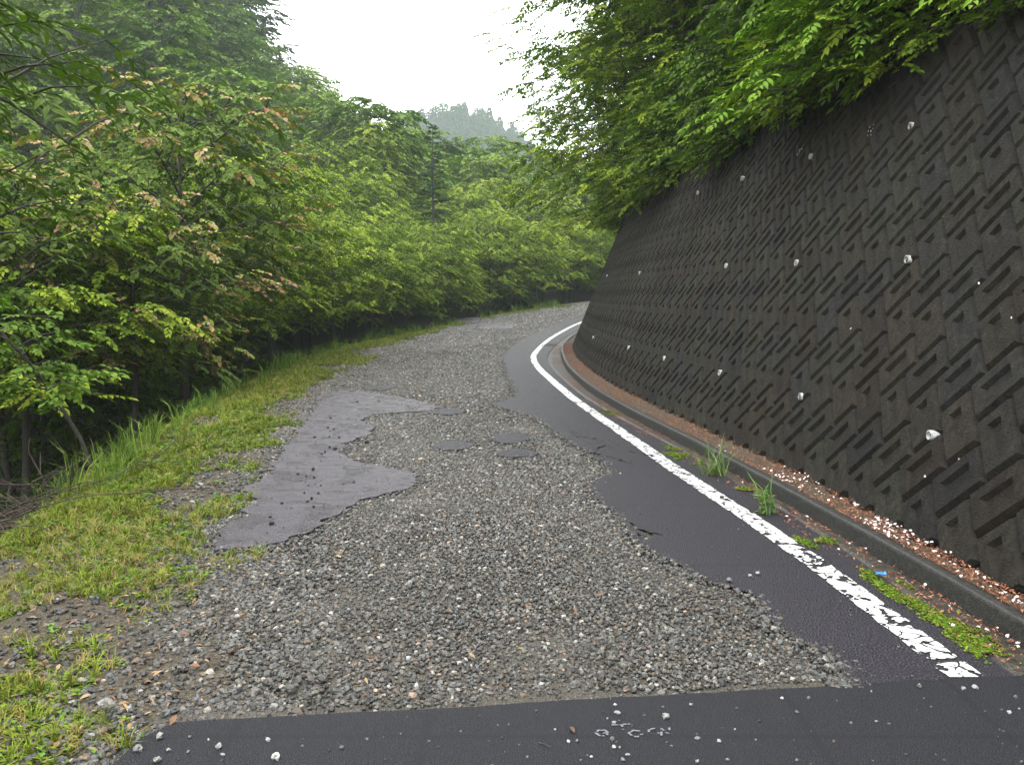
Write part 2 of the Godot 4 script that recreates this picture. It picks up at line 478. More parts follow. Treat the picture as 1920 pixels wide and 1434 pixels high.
# a tree as [wood, crown]; g holds its measures
func grow(g: Dictionary) -> Array:
	var wood := Tubes.new()
	var v := PackedVector3Array()
	var c := PackedColorArray()
	var h: float = g.h
	var bend := Vector2(rng.randf_range(-1, 1), rng.randf_range(-1, 1)) * float(g.get("bend", 0.05)) * h
	var lean: Vector2 = g.get("lean", Vector2.ZERO)
	var trunk := PackedVector3Array()
	for i in 9:
		var s := i / 8.0
		var off := lean * s + bend * sin(s * PI)
		trunk.append(Vector3(off.x, -0.5 + (h * 0.95 + 0.5) * s, off.y))
	wood.add(trunk, g.rad, g.rad * 0.18, 8)
	var from: float = g.get("clear", 0.25)
	var sprays: Array = g.sprays
	var tips: Array = g.get("tips", sprays)
	var limbs: int = g.limbs
	for i in limbs:
		var k := (i + rng.randf_range(0.2, 0.8)) / limbs
		var t := lerpf(from, 1.0, k)
		var f := t * 8.0
		var at := trunk[mini(int(f), 7)].lerp(trunk[mini(int(f) + 1, 8)], f - int(f))
		var az := i * 2.39996 + rng.randf_range(-0.3, 0.3)
		if g.has("toward"):   # mostly towards one side
			az = float(g.toward) + rng.randf_range(-1.0, 1.0) * float(g.fan)
		var shape: float = pow(maxf(0.0, 1.0 - pow(k, 2.2)), 0.5) * lerpf(float(g.get("low", 0.75)), 1.0, minf(1.0, k * 3.0))
		var reach: float = maxf(0.35, float(g.r) * shape * rng.randf_range(0.72, 1.12))
		var rise: float = float(g.get("up", 0.5)) * (0.35 + k) * reach
		var droop: float = float(g.get("droop", 0.35)) * reach
		var dir := Vector3(cos(az), 0, sin(az))
		var pts := PackedVector3Array()
		for j in 6:
			var s := j / 5.0
			var wob := Vector3(rng.randf_range(-1, 1), rng.randf_range(-0.5, 0.5), rng.randf_range(-1, 1)) * 0.04 * reach * s
			pts.append(at + dir * reach * s + Vector3(0, rise * s - droop * s * s, 0) + wob)
		wood.add(pts, float(g.rad) * lerpf(0.42, 0.2, k), 0.008, 5)
		var subs: int = maxi(3, int(float(g.subs) * (0.4 + 0.6 * reach / float(g.r))))
		for j in subs:
			var s := lerpf(float(g.get("bare", 0.28)), 1.0, (j + rng.randf()) / subs)
			var fs := s * 5.0
			var p := pts[mini(int(fs), 4)].lerp(pts[mini(int(fs) + 1, 5)], fs - int(fs))
			var turn := (1.0 if j % 2 == 0 else -1.0) * rng.randf_range(0.5, 1.35) * (1.15 - 0.6 * s)
			var sd := dir.rotated(Vector3.UP, turn)
			var sl: float = (0.22 + 0.42 * (1.1 - s)) * reach * rng.randf_range(0.7, 1.2) + 0.12
			var end := p + sd * sl + Vector3(0, sl * (rng.randf_range(-0.1, 0.12) if g.has("toward") else rng.randf_range(-0.3, 0.75)), 0)
			wood.add(PackedVector3Array([p, p.lerp(end, 0.5) + Vector3(0, 0.06 * sl, 0), end]), 0.014, 0.004, 3)
			var ns: int = maxi(2, int(sl / float(g.pitch)))
			for q in ns + 1:
				var e := float(q) / ns
				var o := p.lerp(end, e) + Vector3(0, 0.06 * sl * 4.0 * e * (1 - e), 0)
				var fd := sd.rotated(Vector3.UP, ((1.0 if q % 2 == 0 else -1.0) * rng.randf_range(0.3, 1.1)) if q < ns else rng.randf_range(-0.3, 0.3))
				fd.y = rng.randf_range(-0.5, 0.15) * float(g.get("hang", 1.0))
				fd = fd.normalized()
				var up := Vector3(rng.randf_range(-0.3, 0.3), 1.0, rng.randf_range(-0.3, 0.3))
				var z := fd.cross(up).normalized()
				var sc := rng.randf_range(0.75, 1.25)
				var xf := Transform3D(Basis(fd, z.cross(fd), z) * Basis.from_scale(Vector3.ONE * sc), o)
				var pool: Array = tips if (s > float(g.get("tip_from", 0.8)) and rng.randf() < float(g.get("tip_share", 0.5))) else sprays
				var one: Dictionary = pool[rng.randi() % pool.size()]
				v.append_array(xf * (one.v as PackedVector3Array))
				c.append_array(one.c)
	return [wood.mesh(), flat_mesh(v, c)]

func tree(called: String, made: Array, at: Vector3, turn: float, size: Vector3, label: String, category: String, group := "", leafmat: Material = null) -> Node3D:
	var o := base(called, at, turn)
	o.scale = size
	put("trunk", made[0], M.bark, o)
	put("crown", made[1], M.leaf if leafmat == null else leafmat, o)
	tag(o, label, category, group)
	return o

func conifer(h: float, r: float, whorls: int, per: int, l: float, w: float, cols: Array) -> Array:
	var wood := Tubes.new()
	wood.add(PackedVector3Array([Vector3(0, -0.5, 0), Vector3(0.03, h * 0.5, 0.02), Vector3(0, h, 0)]), h * 0.016, 0.01, 6)
	var v := PackedVector3Array()
	var c := PackedColorArray()
	for i in whorls:
		var k := (i + 0.5) / whorls
		var y := h * lerpf(0.12, 1.0, k)
		for j in per:
			var az := rng.randf() * TAU
			var reach := maxf(0.12, r * pow(1.0 - k, 0.8) * rng.randf_range(0.65, 1.15))
			var dir := Vector3(cos(az), rng.randf_range(-0.25, 0.05) + 0.5 * k, sin(az)).normalized()
			var yy := y + rng.randf_range(-0.5, 0.5) * h / whorls
			var n := maxi(3, int(reach / (l * 0.32)))
			for q in n:
				var s := (q + 0.5) / n
				var at := Vector3(0, yy, 0) + dir * reach * s - Vector3(0, 0.12 * reach * s * s, 0)
				for sd in [-1.0, 1.0]:
					var d2: Vector3 = dir.rotated(Vector3.UP, sd * rng.randf_range(0.4, 1.0))
					d2.y -= rng.randf_range(0.05, 0.45)
					var m := leaf(v, at, d2.normalized(), Vector3(rng.randf_range(-0.5, 0.5), 1, rng.randf_range(-0.5, 0.5)).normalized(), l * rng.randf_range(0.7, 1.2), w, 0.4, 1)
					var col: Color = cols[rng.randi() % cols.size()] * rng.randf_range(0.8, 1.2)
					col.a = 1.0
					for z in m:
						c.append(col)
	return [wood.mesh(), flat_mesh(v, c)]

func stone_mesh(sd: int, sub: bool) -> ArrayMesh:
	var s := SphereMesh.new()
	s.radius = 0.5
	s.height = 1.0
	s.radial_segments = 7 if sub else 5
	s.rings = 3 if sub else 2
	var a := s.get_mesh_arrays()
	var p: PackedVector3Array = a[Mesh.ARRAY_VERTEX]
	var idx: PackedInt32Array = a[Mesh.ARRAY_INDEX]
	var moved := {}
	var v := PackedVector3Array()
	var r := RandomNumberGenerator.new()
	r.seed = sd
	var squash := Vector3(r.randf_range(0.85, 1.2), r.randf_range(0.5, 0.8), r.randf_range(0.65, 0.95))
	for i in idx:
		var key := p[i].snapped(Vector3.ONE * 0.01)
		if not moved.has(key):
			moved[key] = (p[i] * r.randf_range(0.72, 1.16) + Vector3(r.randf_range(-0.09, 0.09), r.randf_range(-0.09, 0.09), r.randf_range(-0.09, 0.09))) * squash
		v.append(moved[key])
	return flat_mesh(v)

func on_asphalt(x: float, d: float, gap := 0.0) -> bool:
	if d < near_edge(x) + gap:
		return true
	if x > inner_x(d) - gap:
		return true
	for poly in crusts:
		if Geometry2D.is_point_in_polygon(Vector2(x, d), poly):
			return true
	return false

var crusts := []
func near_edge(x: float) -> float:
	return 3.215 + 0.125 * x + 0.016 * fine.get_noise_2d(x * 40.0, 5.0) + 0.008 * fine.get_noise_2d(x * 170.0, 9.0) if x > -1.27 else 0.0

func inner_x(d: float) -> float:
	return tab(INNER, d) + 0.05 * fine.get_noise_2d(d * 55.0, 17.0) + 0.028 * fine.get_noise_2d(d * 190.0, 3.0)

func verge_y(x: float, d: float) -> float:
	var s := signed_dist(LE, Vector2(x, d))
	var e := tab(GRAVEL, d)
	var mound := 0.07 * smoothstep(0.0, 1.2, e - x) * smoothstep(-0.4, -1.2, s)
	return road_y(d) - shoulder_drop(s, d) * smoothstep(-1.5, 0.3, s) + mound + 0.03 * bumps.get_noise_2d(x * 9.0, d * 9.0) - 0.008

func strip(d0: float, d1: float, n: int, left: Callable, right: Callable, nu: int, lift: Callable) -> ArrayMesh:
	var p := PackedVector3Array()
	for j in n + 1:
		var d := d0 + (d1 - d0) * pow(float(j) / n, 1.5)
		var a: float = left.call(d)
		var b: float = right.call(d)
		for i in nu:
			var x := lerpf(a, b, float(i) / (nu - 1))
			p.append(Vector3(x, lift.call(x, d, float(i) / (nu - 1)), -d))
	return grid_mesh(nu, n + 1, p)

# ---------------------------------------------------------------- the wall
var arc_d := PackedFloat32Array()
var arc_s := PackedFloat32Array()
func wall_arc() -> void:
	var s := 0.0
	var last := Vector2(tab(WALL, 0.3), 0.3)
	var d := 0.3
	while d < 48.5:
		var p := Vector2(tab(WALL, d), d)
		s += p.distance_to(last)
		last = p
		arc_d.append(d)
		arc_s.append(s)
		d += 0.05

func arc_of(d: float) -> float:
	var i := clampi(int((d - 0.3) / 0.05), 0, arc_s.size() - 2)
	return lerpf(arc_s[i], arc_s[i + 1], (d - arc_d[i]) / 0.05)

func d_of(s: float) -> float:
	var i := arc_s.bsearch(s)
	if i <= 0:
		return arc_d[0]
	if i >= arc_s.size():
		return arc_d[arc_d.size() - 1]
	return lerpf(arc_d[i - 1], arc_d[i], (s - arc_s[i - 1]) / (arc_s[i] - arc_s[i - 1]))

# the point on the wall's face at arc s, g metres up the slope, and its axes (x towards the viewer, y up the slope, z out)
func face(s: float, g: float) -> Transform3D:
	var d := d_of(s)
	var e := 0.4
	var t := Vector2(tab(WALL, d + e) - tab(WALL, d - e), 2.0 * e).normalized()
	var grade := (road_y(d + e) - road_y(d - e)) / (2.0 * e)
	var back := Vector3(t.y, 0, t.x)   # horizontal, into the hill
	var u := Vector3(-t.x, -grade, t.y).normalized()
	var up := (Vector3.UP + back * BATTER).normalized()
	var z := u.cross(up).normalized()
	var y := z.cross(u)
	var h := g * cos(atan(BATTER))
	return Transform3D(Basis(u, y, z), Vector3(tab(WALL, d), road_y(d), -d) + back * (BATTER * h) + Vector3(0, h, 0))

func block_mesh(sd: int) -> ArrayMesh:
	var r := RandomNumberGenerator.new()
	r.seed = sd
	var L := 0.418
	var W := 0.284
	var j := func(a: float) -> float: return r.randf_range(-a, a)
	var ring := func(x: float, y: float, z: float, w: float) -> Array:
		return [Vector3(-x + j.call(w), -y + j.call(w), z), Vector3(x + j.call(w), -y + j.call(w), z), Vector3(x + j.call(w), y + j.call(w), z), Vector3(-x + j.call(w), y + j.call(w), z)]
	var hx := L / 2
	var hy := W / 2
	var rings := [ring.call(hx - 0.002, hy - 0.002, -0.06, 0.0), ring.call(hx - 0.004, hy - 0.004, -0.036, 0.001), ring.call(hx - 0.027, hy - 0.027, 0.0, 0.002), ring.call(hx - 0.088, hy - 0.088, 0.001, 0.002), ring.call(hx - 0.106, hy - 0.106, -0.028, 0.002)]
	var v := PackedVector3Array()
	for k in rings.size() - 1:
		for i in 4:
			var a: Vector3 = rings[k][i]
			var b: Vector3 = rings[k][(i + 1) % 4]
			var c: Vector3 = rings[k + 1][(i + 1) % 4]
			var e: Vector3 = rings[k + 1][i]
			v.append_array(PackedVector3Array([a, c, b, a, e, c]))
	var f: Array = rings[rings.size() - 1]
	v.append_array(PackedVector3Array([f[0], f[2], f[1], f[0], f[3], f[2]]))
	return flat_mesh(v)

func build_wall() -> void:
	wall_arc()
	var wall := base("retaining_wall", Vector3.ZERO)
	tag(wall, "tall dark battered retaining wall of diagonally laid concrete blocks beside the road", "wall")
	# the face behind the joints
	var p := PackedVector3Array()
	var nu := 9
	var ns := 130
	for j in ns + 1:
		var s := arc_s[0] + (arc_s[arc_s.size() - 1] - arc_s[0]) * j / ns
		for i in nu:
			var f := face(s, lerpf(-0.3, 4.6, float(i) / (nu - 1)))
			p.append(f.origin - f.basis.z * 0.05)
	put("backing", grid_mesh(nu, ns + 1, p), M.block[0], wall)
	var shapes := [block_mesh(3), block_mesh(4), block_mesh(5)]
	var w := 0.402
	var V := 0.591
	var s0 := arc_of(5.735)
	var g0 := 1.714
	var list := []
	for i in range(-90, 30):
		for j in range(-4, 7):
			for kind in 2:
				var s := s0 - (i - (0.5 if kind == 1 else 0.0)) * w
				var g := g0 + (j + (0.5 if kind == 1 else 0.0)) * V
				if s < arc_s[0] + 0.3 or s > arc_s[arc_s.size() - 1] - 0.5 or g < -0.05 or g > 4.45:
					continue
				list.append([s, g, kind])
	var near := []
	var far_v := PackedVector3Array()
	var far_c := PackedColorArray()
	for b in list:
		var d := d_of(b[0])
		var f := face(b[0], b[1])
		# bearing of the block from the road's near end, to keep the ones in the picture as single parts
		var seen := f.origin.x / maxf(d, 0.1) < 0.60
		b.append(f)
		b.append((d + 0.6 * absf(b[1] - 1.6)) if seen else 99.0)
		near.append(b)
	near.sort_custom(func(a, b): return a[4] < b[4])
	for k in near.size():
		var b: Array = near[k]
		var f: Transform3D = b[3]
		var a := PI / 4 if b[2] == 0 else 3 * PI / 4
		# the wall bends: courses higher up are a little shorter or longer
		var ahead := face(b[0] + 0.3, b[1]).origin.distance_to(face(b[0] - 0.3, b[1]).origin) / 0.6
		var turn := Basis(Vector3(0, 0, 1), a + rng.randf_range(-0.007, 0.007)) * Basis(Vector3(1, 0, 0), rng.randf_range(-0.007, 0.007)) * Basis(Vector3(0, 1, 0), rng.randf_range(-0.007, 0.007))
		var m := f.basis * Basis.from_scale(Vector3(ahead, 1, 1)) * turn
		var xf := Transform3D(m, f.origin + f.basis.z * rng.randf_range(-0.003, 0.003))
		if k < 300:
			var o := put("block", shapes[rng.randi() % 3], M.block[rng.randi() % 9], wall)
			o.transform = xf
		else:
			var part: PackedVector3Array = xf * (shapes[k % 3].surface_get_arrays(0)[Mesh.ARRAY_VERTEX] as PackedVector3Array)
			var tone := rng.randf_range(0.72, 1.0)
			var cc := PackedColorArray()
			cc.resize(part.size())
			cc.fill(Color(tone, tone * rng.randf_range(0.95, 1.0), tone * rng.randf_range(0.9, 1.0)))
			far_v.append_array(part)
			far_c.append_array(cc)
	var rest := put("blockwork", flat_mesh(far_v, far_c), M.blockwork, wall)
	rest.set_meta("kind", "stuff")
	# weep pipes
	var pipe := Tubes.new()
	pipe.add(PackedVector3Array([Vector3(0, 0, -0.12), Vector3(0, 0, 0.016)]), 0.031, 0.031, 18)
	pipe.add(PackedVector3Array([Vector3(0, 0, 0.016), Vector3(0, 0, -0.1)]), 0.026, 0.026, 18)
	pipe.add(PackedVector3Array([Vector3(0, 0, 0.0158), Vector3(0, 0, 0.0165)]), 0.031, 0.026, 18)
	var pm := pipe.mesh()
	for q in [[5.35, 0.68], [7.41, 0.68], [9.46, 0.70], [11.65, 0.70], [13.88, 0.71], [18.3, 0.66], [6.58, 1.79], [8.6, 1.84], [10.66, 1.88], [15.57, 1.91], [20.9, 1.97], [7.4, 2.93], [9.34, 2.98], [11.4, 3.02], [13.4, 3.06]]:
		var o := put("weep_pipe", pm, M.pvc, wall)
		var f := face(arc_of(q[0]), q[1] / cos(atan(BATTER)))
		o.transform = Transform3D(f.basis * Basis(Vector3(1, 0, 0), 0.33), f.origin)

# ---------------------------------------------------------------- road
func build_road() -> void:
	var road := strip(0.4, 54.0, 260, func(d): return tab(GRAVEL, d) - 0.5, func(d): return tab(APRON, d) + 0.1, 26,
		func(x, d, _k): return road_y(d) - 0.006 + 0.010 * bumps.get_noise_2d(x * 7.0, d * 7.0) + 0.006 * fine.get_noise_2d(x * 9.0, d * 9.0))
	structure("road", road, M.matrix, "worn road bed of stones in sandy grit where the asphalt has gone")
	# near asphalt across the whole road
	var near := []
	near.append([-1.36, -2.0])
	near.append([-1.33, 2.3])
	near.append([-1.27, 2.95])
	var x := -1.2
	while x < 2.28:
		near.append([x, near_edge(x)])
		x += 0.06
	near.append([2.32, 2.4])
	near.append([2.36, -2.0])
	var arr := PackedVector2Array()
	for q in near:
		arr.append(Vector2(q[0], q[1]))
	structure("near_asphalt", plate(arr, CRUST + 0.004, 0.04), M.asphalt, "dark newer asphalt across the road in the foreground")
	# the long strip that is left beside the white line
	var p := PackedVector3Array()
	var n := 520
	for j in n + 1:
		var d := 11.0 + 42.7 * pow(float(j) / n, 1.4)
		var a := inner_x(d)
		var b := tab(APRON, d) + 0.012 * fine.get_noise_2d(d * 30.0, 40.0)
		p.append(Vector3(a, road_y(d) - 0.03, -d))
		p.append(Vector3(a + 0.004, road_y(d) + CRUST * 0.75, -d))
		for k in 7:
			var xx := lerpf(a + 0.015, b, k / 6.0)
			p.append(Vector3(xx, road_y(d) + CRUST + 0.004 * bumps.get_noise_2d(xx * 8.0, d * 8.0), -d))
		p.append(Vector3(b + 0.002, road_y(d) - 0.02, -d))
	structure("asphalt_strip", grid_mesh(10, n + 1, p), M.asphalt_old, "far part of the old asphalt strip left along the white line")
	# its near part, cut by a ragged rim and by cracks through the crust
	var keep := func(u: float, d: float) -> float:
		var edge := u - inner_x(d) + 0.022 * fine.get_noise_2d(u * 120.0 + 7.0, d * 120.0)
		var out := tab(APRON, d) + 0.012 * fine.get_noise_2d(d * 30.0, 40.0) - u
		var where := fine.get_noise_2d(u * 9.0 + 300.0, d * 6.0)
		var bent := fine.get_noise_2d(u * 38.0 + 100.0, d * 21.0) + 0.16 * fine.get_noise_2d(u * 210.0, d * 210.0)
		var crack := (absf(bent) - 0.028) * 0.12 if where > 0.02 else 1.0
		return minf(minf(edge, out), minf(crack, d - near_edge(u) + 0.03))
	var crust := cut_sheet(steps(-0.45, 2.08, 230), steps(3.1, 11.02, 660), keep, func(u, d): return Vector3(u, road_y(d) + CRUST + 0.004 * bumps.get_noise_2d(u * 8.0, d * 8.0), -d))
	structure("asphalt_strip", flat_mesh(crust), M.asphalt_old, "near part of the cracked old asphalt strip beside the white line")
	# wet remnant on the left and the small ones
	var left := ragged(PATCH, 0.035, 0.075, 3.0)
	crusts.append(left)
	structure("asphalt_patch", plate(left, CRUST, 0.05), M.asphalt_wet, "large wet purplish asphalt remnant on the left of the road")
	for q in [[-0.60, 8.95, 0.20, 0.32, "small round asphalt remnant in the middle of the gravel"], [-0.01, 9.45, 0.22, 0.34, "farther of two small asphalt remnants right of the road's middle"], [0.05, 8.5, 0.19, 0.25, "nearer of two small asphalt remnants right of the road's middle"], [-2.18, 14.6, 0.26, 0.35, "small asphalt remnant behind the large wet one"], [-0.7, 35.2, 0.95, 1.6, "wet asphalt remnant at the far bend"], [-0.85, 11.6, 0.24, 0.3, "small asphalt remnant off the tip of the large wet one"], [-1.6, 38.6, 0.9, 1.5, "wet asphalt remnant by the verge at the far bend"]]:
		var o := []
		for k in 16:
			var a := TAU * k / 16
			o.append([q[0] + cos(a) * q[2] * rng.randf_range(0.8, 1.15), q[1] + sin(a) * q[3] * rng.randf_range(0.8, 1.15)])
		var poly := ragged(o, 0.05, 0.04, q[1] * 3.0)
		crusts.append(poly)
		structure("asphalt_patch", plate(poly, CRUST * 0.8, 0.05), M.asphalt_old if q[1] < 20.0 else M.asphalt_wet, q[4])
	# white line, flaked and cracked
	var crack := FastNoiseLite.new()
	crack.noise_type = FastNoiseLite.TYPE_CELLULAR
	crack.cellular_return_type = FastNoiseLite.RETURN_DISTANCE2_SUB
	crack.frequency = 1.0
	crack.fractal_type = FastNoiseLite.FRACTAL_NONE
	crack.seed = 8
	var value := func(u: float, d: float) -> float:
		var x2 := tab(LINE, d) + u
		var edge := 0.072 - absf(u) + 0.010 * fine.get_noise_2d(x2 * 160.0, d * 160.0)
		var worn := smoothstep(0.8, 0.0, absf(d - 4.95)) * 0.20 + smoothstep(0.5, 0.0, absf(d - 7.3)) * 0.1 + smoothstep(9.0, 3.0, d) * 0.05
		var flake := 0.38 - worn + 0.8 * fine.get_noise_2d(x2 * 170.0 + 90.0, d * 120.0) + 0.6 * fine.get_noise_2d(x2 * 480.0, d * 400.0)
		var c := crack.get_noise_2d(x2 * 11.0 + 0.5 * fine.get_noise_2d(x2 * 160, d * 160), d * 13.0 + 0.5 * fine.get_noise_2d(x2 * 160, d * 160 + 50)) + 1.0
		var split := (c - 0.075 - 0.08 * fine.get_noise_2d(d * 30.0, x2 * 30.0)) * 0.6 if d < 14.0 else 1.0
		var start := d - 3.44
		if absf(d - 3.60 - 0.12 * u) < 0.018:
			start = -0.01
		return minf(minf(edge, start), minf(flake * 0.05, split * 0.05))
	var lift := func(u: float, d: float) -> Vector3:
		var x2 := tab(LINE, d) + u
		return Vector3(x2, road_y(d) + CRUST + 0.0045 + 0.004 * bumps.get_noise_2d(x2 * 8.0, d * 8.0), -d)
	var us := steps(-0.09, 0.09, 34)
	var v: PackedVector3Array = cut_sheet(us, steps(3.3, 9.5, 1300), value, lift)
	v.append_array(cut_sheet(steps(-0.09, 0.09, 14), steps(9.5, 22.0, 700), value, lift))
	v.append_array(cut_sheet(steps(-0.09, 0.09, 8), steps(22.0, 46.0, 300), value, lift))
	structure("white_line", flat_mesh(v), M.paint, "cracked and flaking white edge line curving up the road")
	# faint sprayed letters on the near asphalt
	var strokes := [[[0.288, 2.985, 0.3, 2.965], [0.3, 2.965, 0.322, 2.965], [0.322, 2.965, 0.333, 2.985], [0.333, 2.985, 0.322, 3.005], [0.322, 3.005, 0.3, 3.005], [0.3, 3.005, 0.288, 2.985], [0.295, 2.985, 0.33, 2.985]],
		[[0.352, 3.042, 0.412, 3.05], [0.385, 3.046, 0.387, 3.012]],
		[[0.402, 2.985, 0.412, 2.962], [0.412, 2.962, 0.43, 2.958], [0.43, 2.958, 0.447, 2.975], [0.447, 2.975, 0.442, 2.998], [0.442, 2.998, 0.42, 3.004], [0.42, 3.004, 0.402, 2.985]],
		[[0.505, 2.985, 0.488, 2.972], [0.488, 2.972, 0.472, 2.985], [0.472, 2.985, 0.475, 3.008], [0.475, 3.008, 0.495, 3.018], [0.495, 3.018, 0.51, 3.008]],
		[[0.512, 2.97, 0.52, 3.015], [0.52, 3.015, 0.54, 2.975], [0.54, 2.975, 0.548, 3.02]]]
	for s in strokes:
		var lo := Vector2(9, 9)
		var hi := Vector2(-9, -9)
		for k in s:
			lo = lo.min(Vector2(minf(k[0], k[2]), minf(k[1], k[3])))
			hi = hi.max(Vector2(maxf(k[0], k[2]), maxf(k[1], k[3])))
		var ink := func(a: float, d: float) -> float:
			var best := 9.0
			for k in s:
				var c := Geometry2D.get_closest_point_to_segment(Vector2(a, d), Vector2(k[0], k[1]), Vector2(k[2], k[3]))
				best = minf(best, c.distance_to(Vector2(a, d)))
			return minf(0.0042 - best, 0.004 * (0.02 + fine.get_noise_2d(a * 900.0, d * 900.0)))
		var lv: PackedVector3Array = cut_sheet(steps(lo.x - 0.01, hi.x + 0.01, 40), steps(lo.y - 0.01, hi.y + 0.01, 36), ink, func(a, d): return Vector3(a, road_y(d) + CRUST + 0.0085, -d))
		structure("letter_mark", flat_mesh(lv), M.chalk, "faint pale letter sprayed on the foreground asphalt")
	# gutter apron and kerb
	var ap := strip(3.47, 48.5, 240, func(d): return tab(APRON, d) - 0.004, func(d): return tab(KERB, d) + 0.05, 7,
		func(a, d, k): return road_y(d) + CRUST + 0.006 - 0.012 * k + 0.004 * bumps.get_noise_2d(a * 9.0, d * 9.0) - (0.03 if k < 0.01 else 0.0))
	structure("gutter_apron", ap, M.concrete, "stained concrete gutter apron between white line and kerb")
	var kp := PackedVector3Array()
	var prof := [[0.0, -0.06], [0.005, 0.10], [0.013, 0.120], [0.024, 0.127], [0.075, 0.126], [0.084, 0.119], [0.087, -0.05]]
	for j in 301:
		var d := 0.4 + 48.0 * pow(j / 300.0, 1.4)
		for q in prof:
			kp.append(Vector3(tab(KERB, d) + q[0] + 0.003 * fine.get_noise_2d(d * 20.0, q[1] * 100.0), road_y(d) + q[1] + 0.003 * fine.get_noise_2d(d * 25.0, 77.0), -d))
	structure("kerb", grid_mesh(prof.size(), 301, kp), M.kerb, "low dark concrete kerb at the foot of the wall")
	var fill := strip(0.4, 48.5, 240, func(d): return tab(KERB, d) + 0.07, func(d): return tab(WALL, d) + 0.12, 5,
		func(a, d, k): return road_y(d) + 0.10 + 0.02 * k + 0.012 * bumps.get_noise_2d(a * 20.0, d * 12.0))
	structure("gutter_fill", fill, M.soil, "soil and leaf litter packed between kerb and wall")

func build_verge() -> void:
	var p := PackedVector3Array()
	var nu := 30
	var ds := PackedFloat32Array()
	var d := 0.2
	while d < 60.0:
		ds.append(d)
		d += 0.10 + 0.012 * d
	for dd in ds:
		var e := minf(dd, 53.0)
		var a := tab(EDGE, e) - 1.8
		var b := tab(GRAVEL, e) + 0.55
		for i in nu:
			var x := lerpf(a, b, float(i) / (nu - 1))
			var y := verge_y(x, dd)
			p.append(Vector3(x, y - 0.07 * smoothstep(0.15, 0.5, x - tab(GRAVEL, e)), -dd))
	structure("verge", grid_mesh(nu, ds.size(), p), M.soil, "earth verge sloping off on the left of the road")

# ---------------------------------------------------------------- loose stones, grass, litter
const PEBBLES = [[0.38,3.20,0.012], [0.38,3.13,0.021], [0.55,3.10,0.026], [0.66,3.20,0.013], [1.01,3.25,0.016], [1.11,3.25,0.016], [1.03,3.14,0.017], [1.29,3.07,0.013], [1.57,3.35,0.022], [1.89,3.26,0.016], [1.80,3.14,0.015], [1.78,3.34,0.022], [1.73,3.33,0.018], [0.63,2.95,0.016], [0.70,2.93,0.016], [0.34,2.94,0.019], [0.34,2.89,0.016], [0.70,2.81,0.014], [1.33,4.74,0.031], [1.28,4.71,0.020], [1.15,4.63,0.028], [-1.10,2.96,0.012], [-1.07,2.86,0.014], [-0.98,2.89,0.023], [-0.95,2.84,0.015], [-0.77,2.82,0.029], [-1.14,2.87,0.017], [-0.83,2.94,0.016], [-1.03,2.94,0.011], [-0.57,2.89,0.014], [-1.15,2.80,0.030], [-1.20,2.95,0.032], [-1.24,2.87,0.030], [0.36,2.81,0.015], [0.38,2.84,0.014], [0.36,2.89,0.012], [0.22,2.93,0.014], [0.19,2.93,0.012], [0.26,2.83,0.010], [0.60,2.80,0.013], [0.34,3.09,0.011], [0.36,3.06,0.015]]
const CRUMBS = [[-1.59,5.81,0.042], [-1.49,6.54,0.035], [-1.42,6.29,0.030], [-1.48,6.72,0.028], [-1.50,6.45,0.027], [-1.67,6.39,0.031], [-1.64,7.30,0.035], [-1.81,7.45,0.031], [-1.72,7.36,0.026], [-1.72,7.63,0.046], [-1.74,8.68,0.047], [-1.81,8.77,0.037], [-1.81,8.41,0.030], [-1.80,8.50,0.031], [-2.10,9.40,0.039], [-1.95,9.44,0.034], [-1.84,9.40,0.034], [-1.49,9.06,0.049], [-1.57,8.96,0.032], [-2.10,10.09,0.036], [-2.01,9.97,0.036], [-2.19,12.53,0.045], [-2.23,10.88,0.039], [-1.28,7.13,0.026], [-1.35,7.06,0.025], [-1.65,6.00,0.025], [-1.89,12.59,0.038], [-1.59,6.74,0.024], [-1.62,7.01,0.021], [-1.52,7.01,0.021]]

func grit_color() -> Color:
	var k := rng.randf()
	var b := rng.randf_range(0.04, 0.16)
	if k < 0.04:
		b = rng.randf_range(0.24, 0.42)
	elif k < 0.3:
		b = rng.randf_range(0.022, 0.06)
	var t := rng.randf()
	if t < 0.09:
		return Color(b * 1.3, b * 0.92, b * 0.65)
	if t < 0.32:
		return Color(b * 0.96, b * 1.0, b * 0.97)
	return Color(b * 1.07, b * 0.985, b * 0.84)

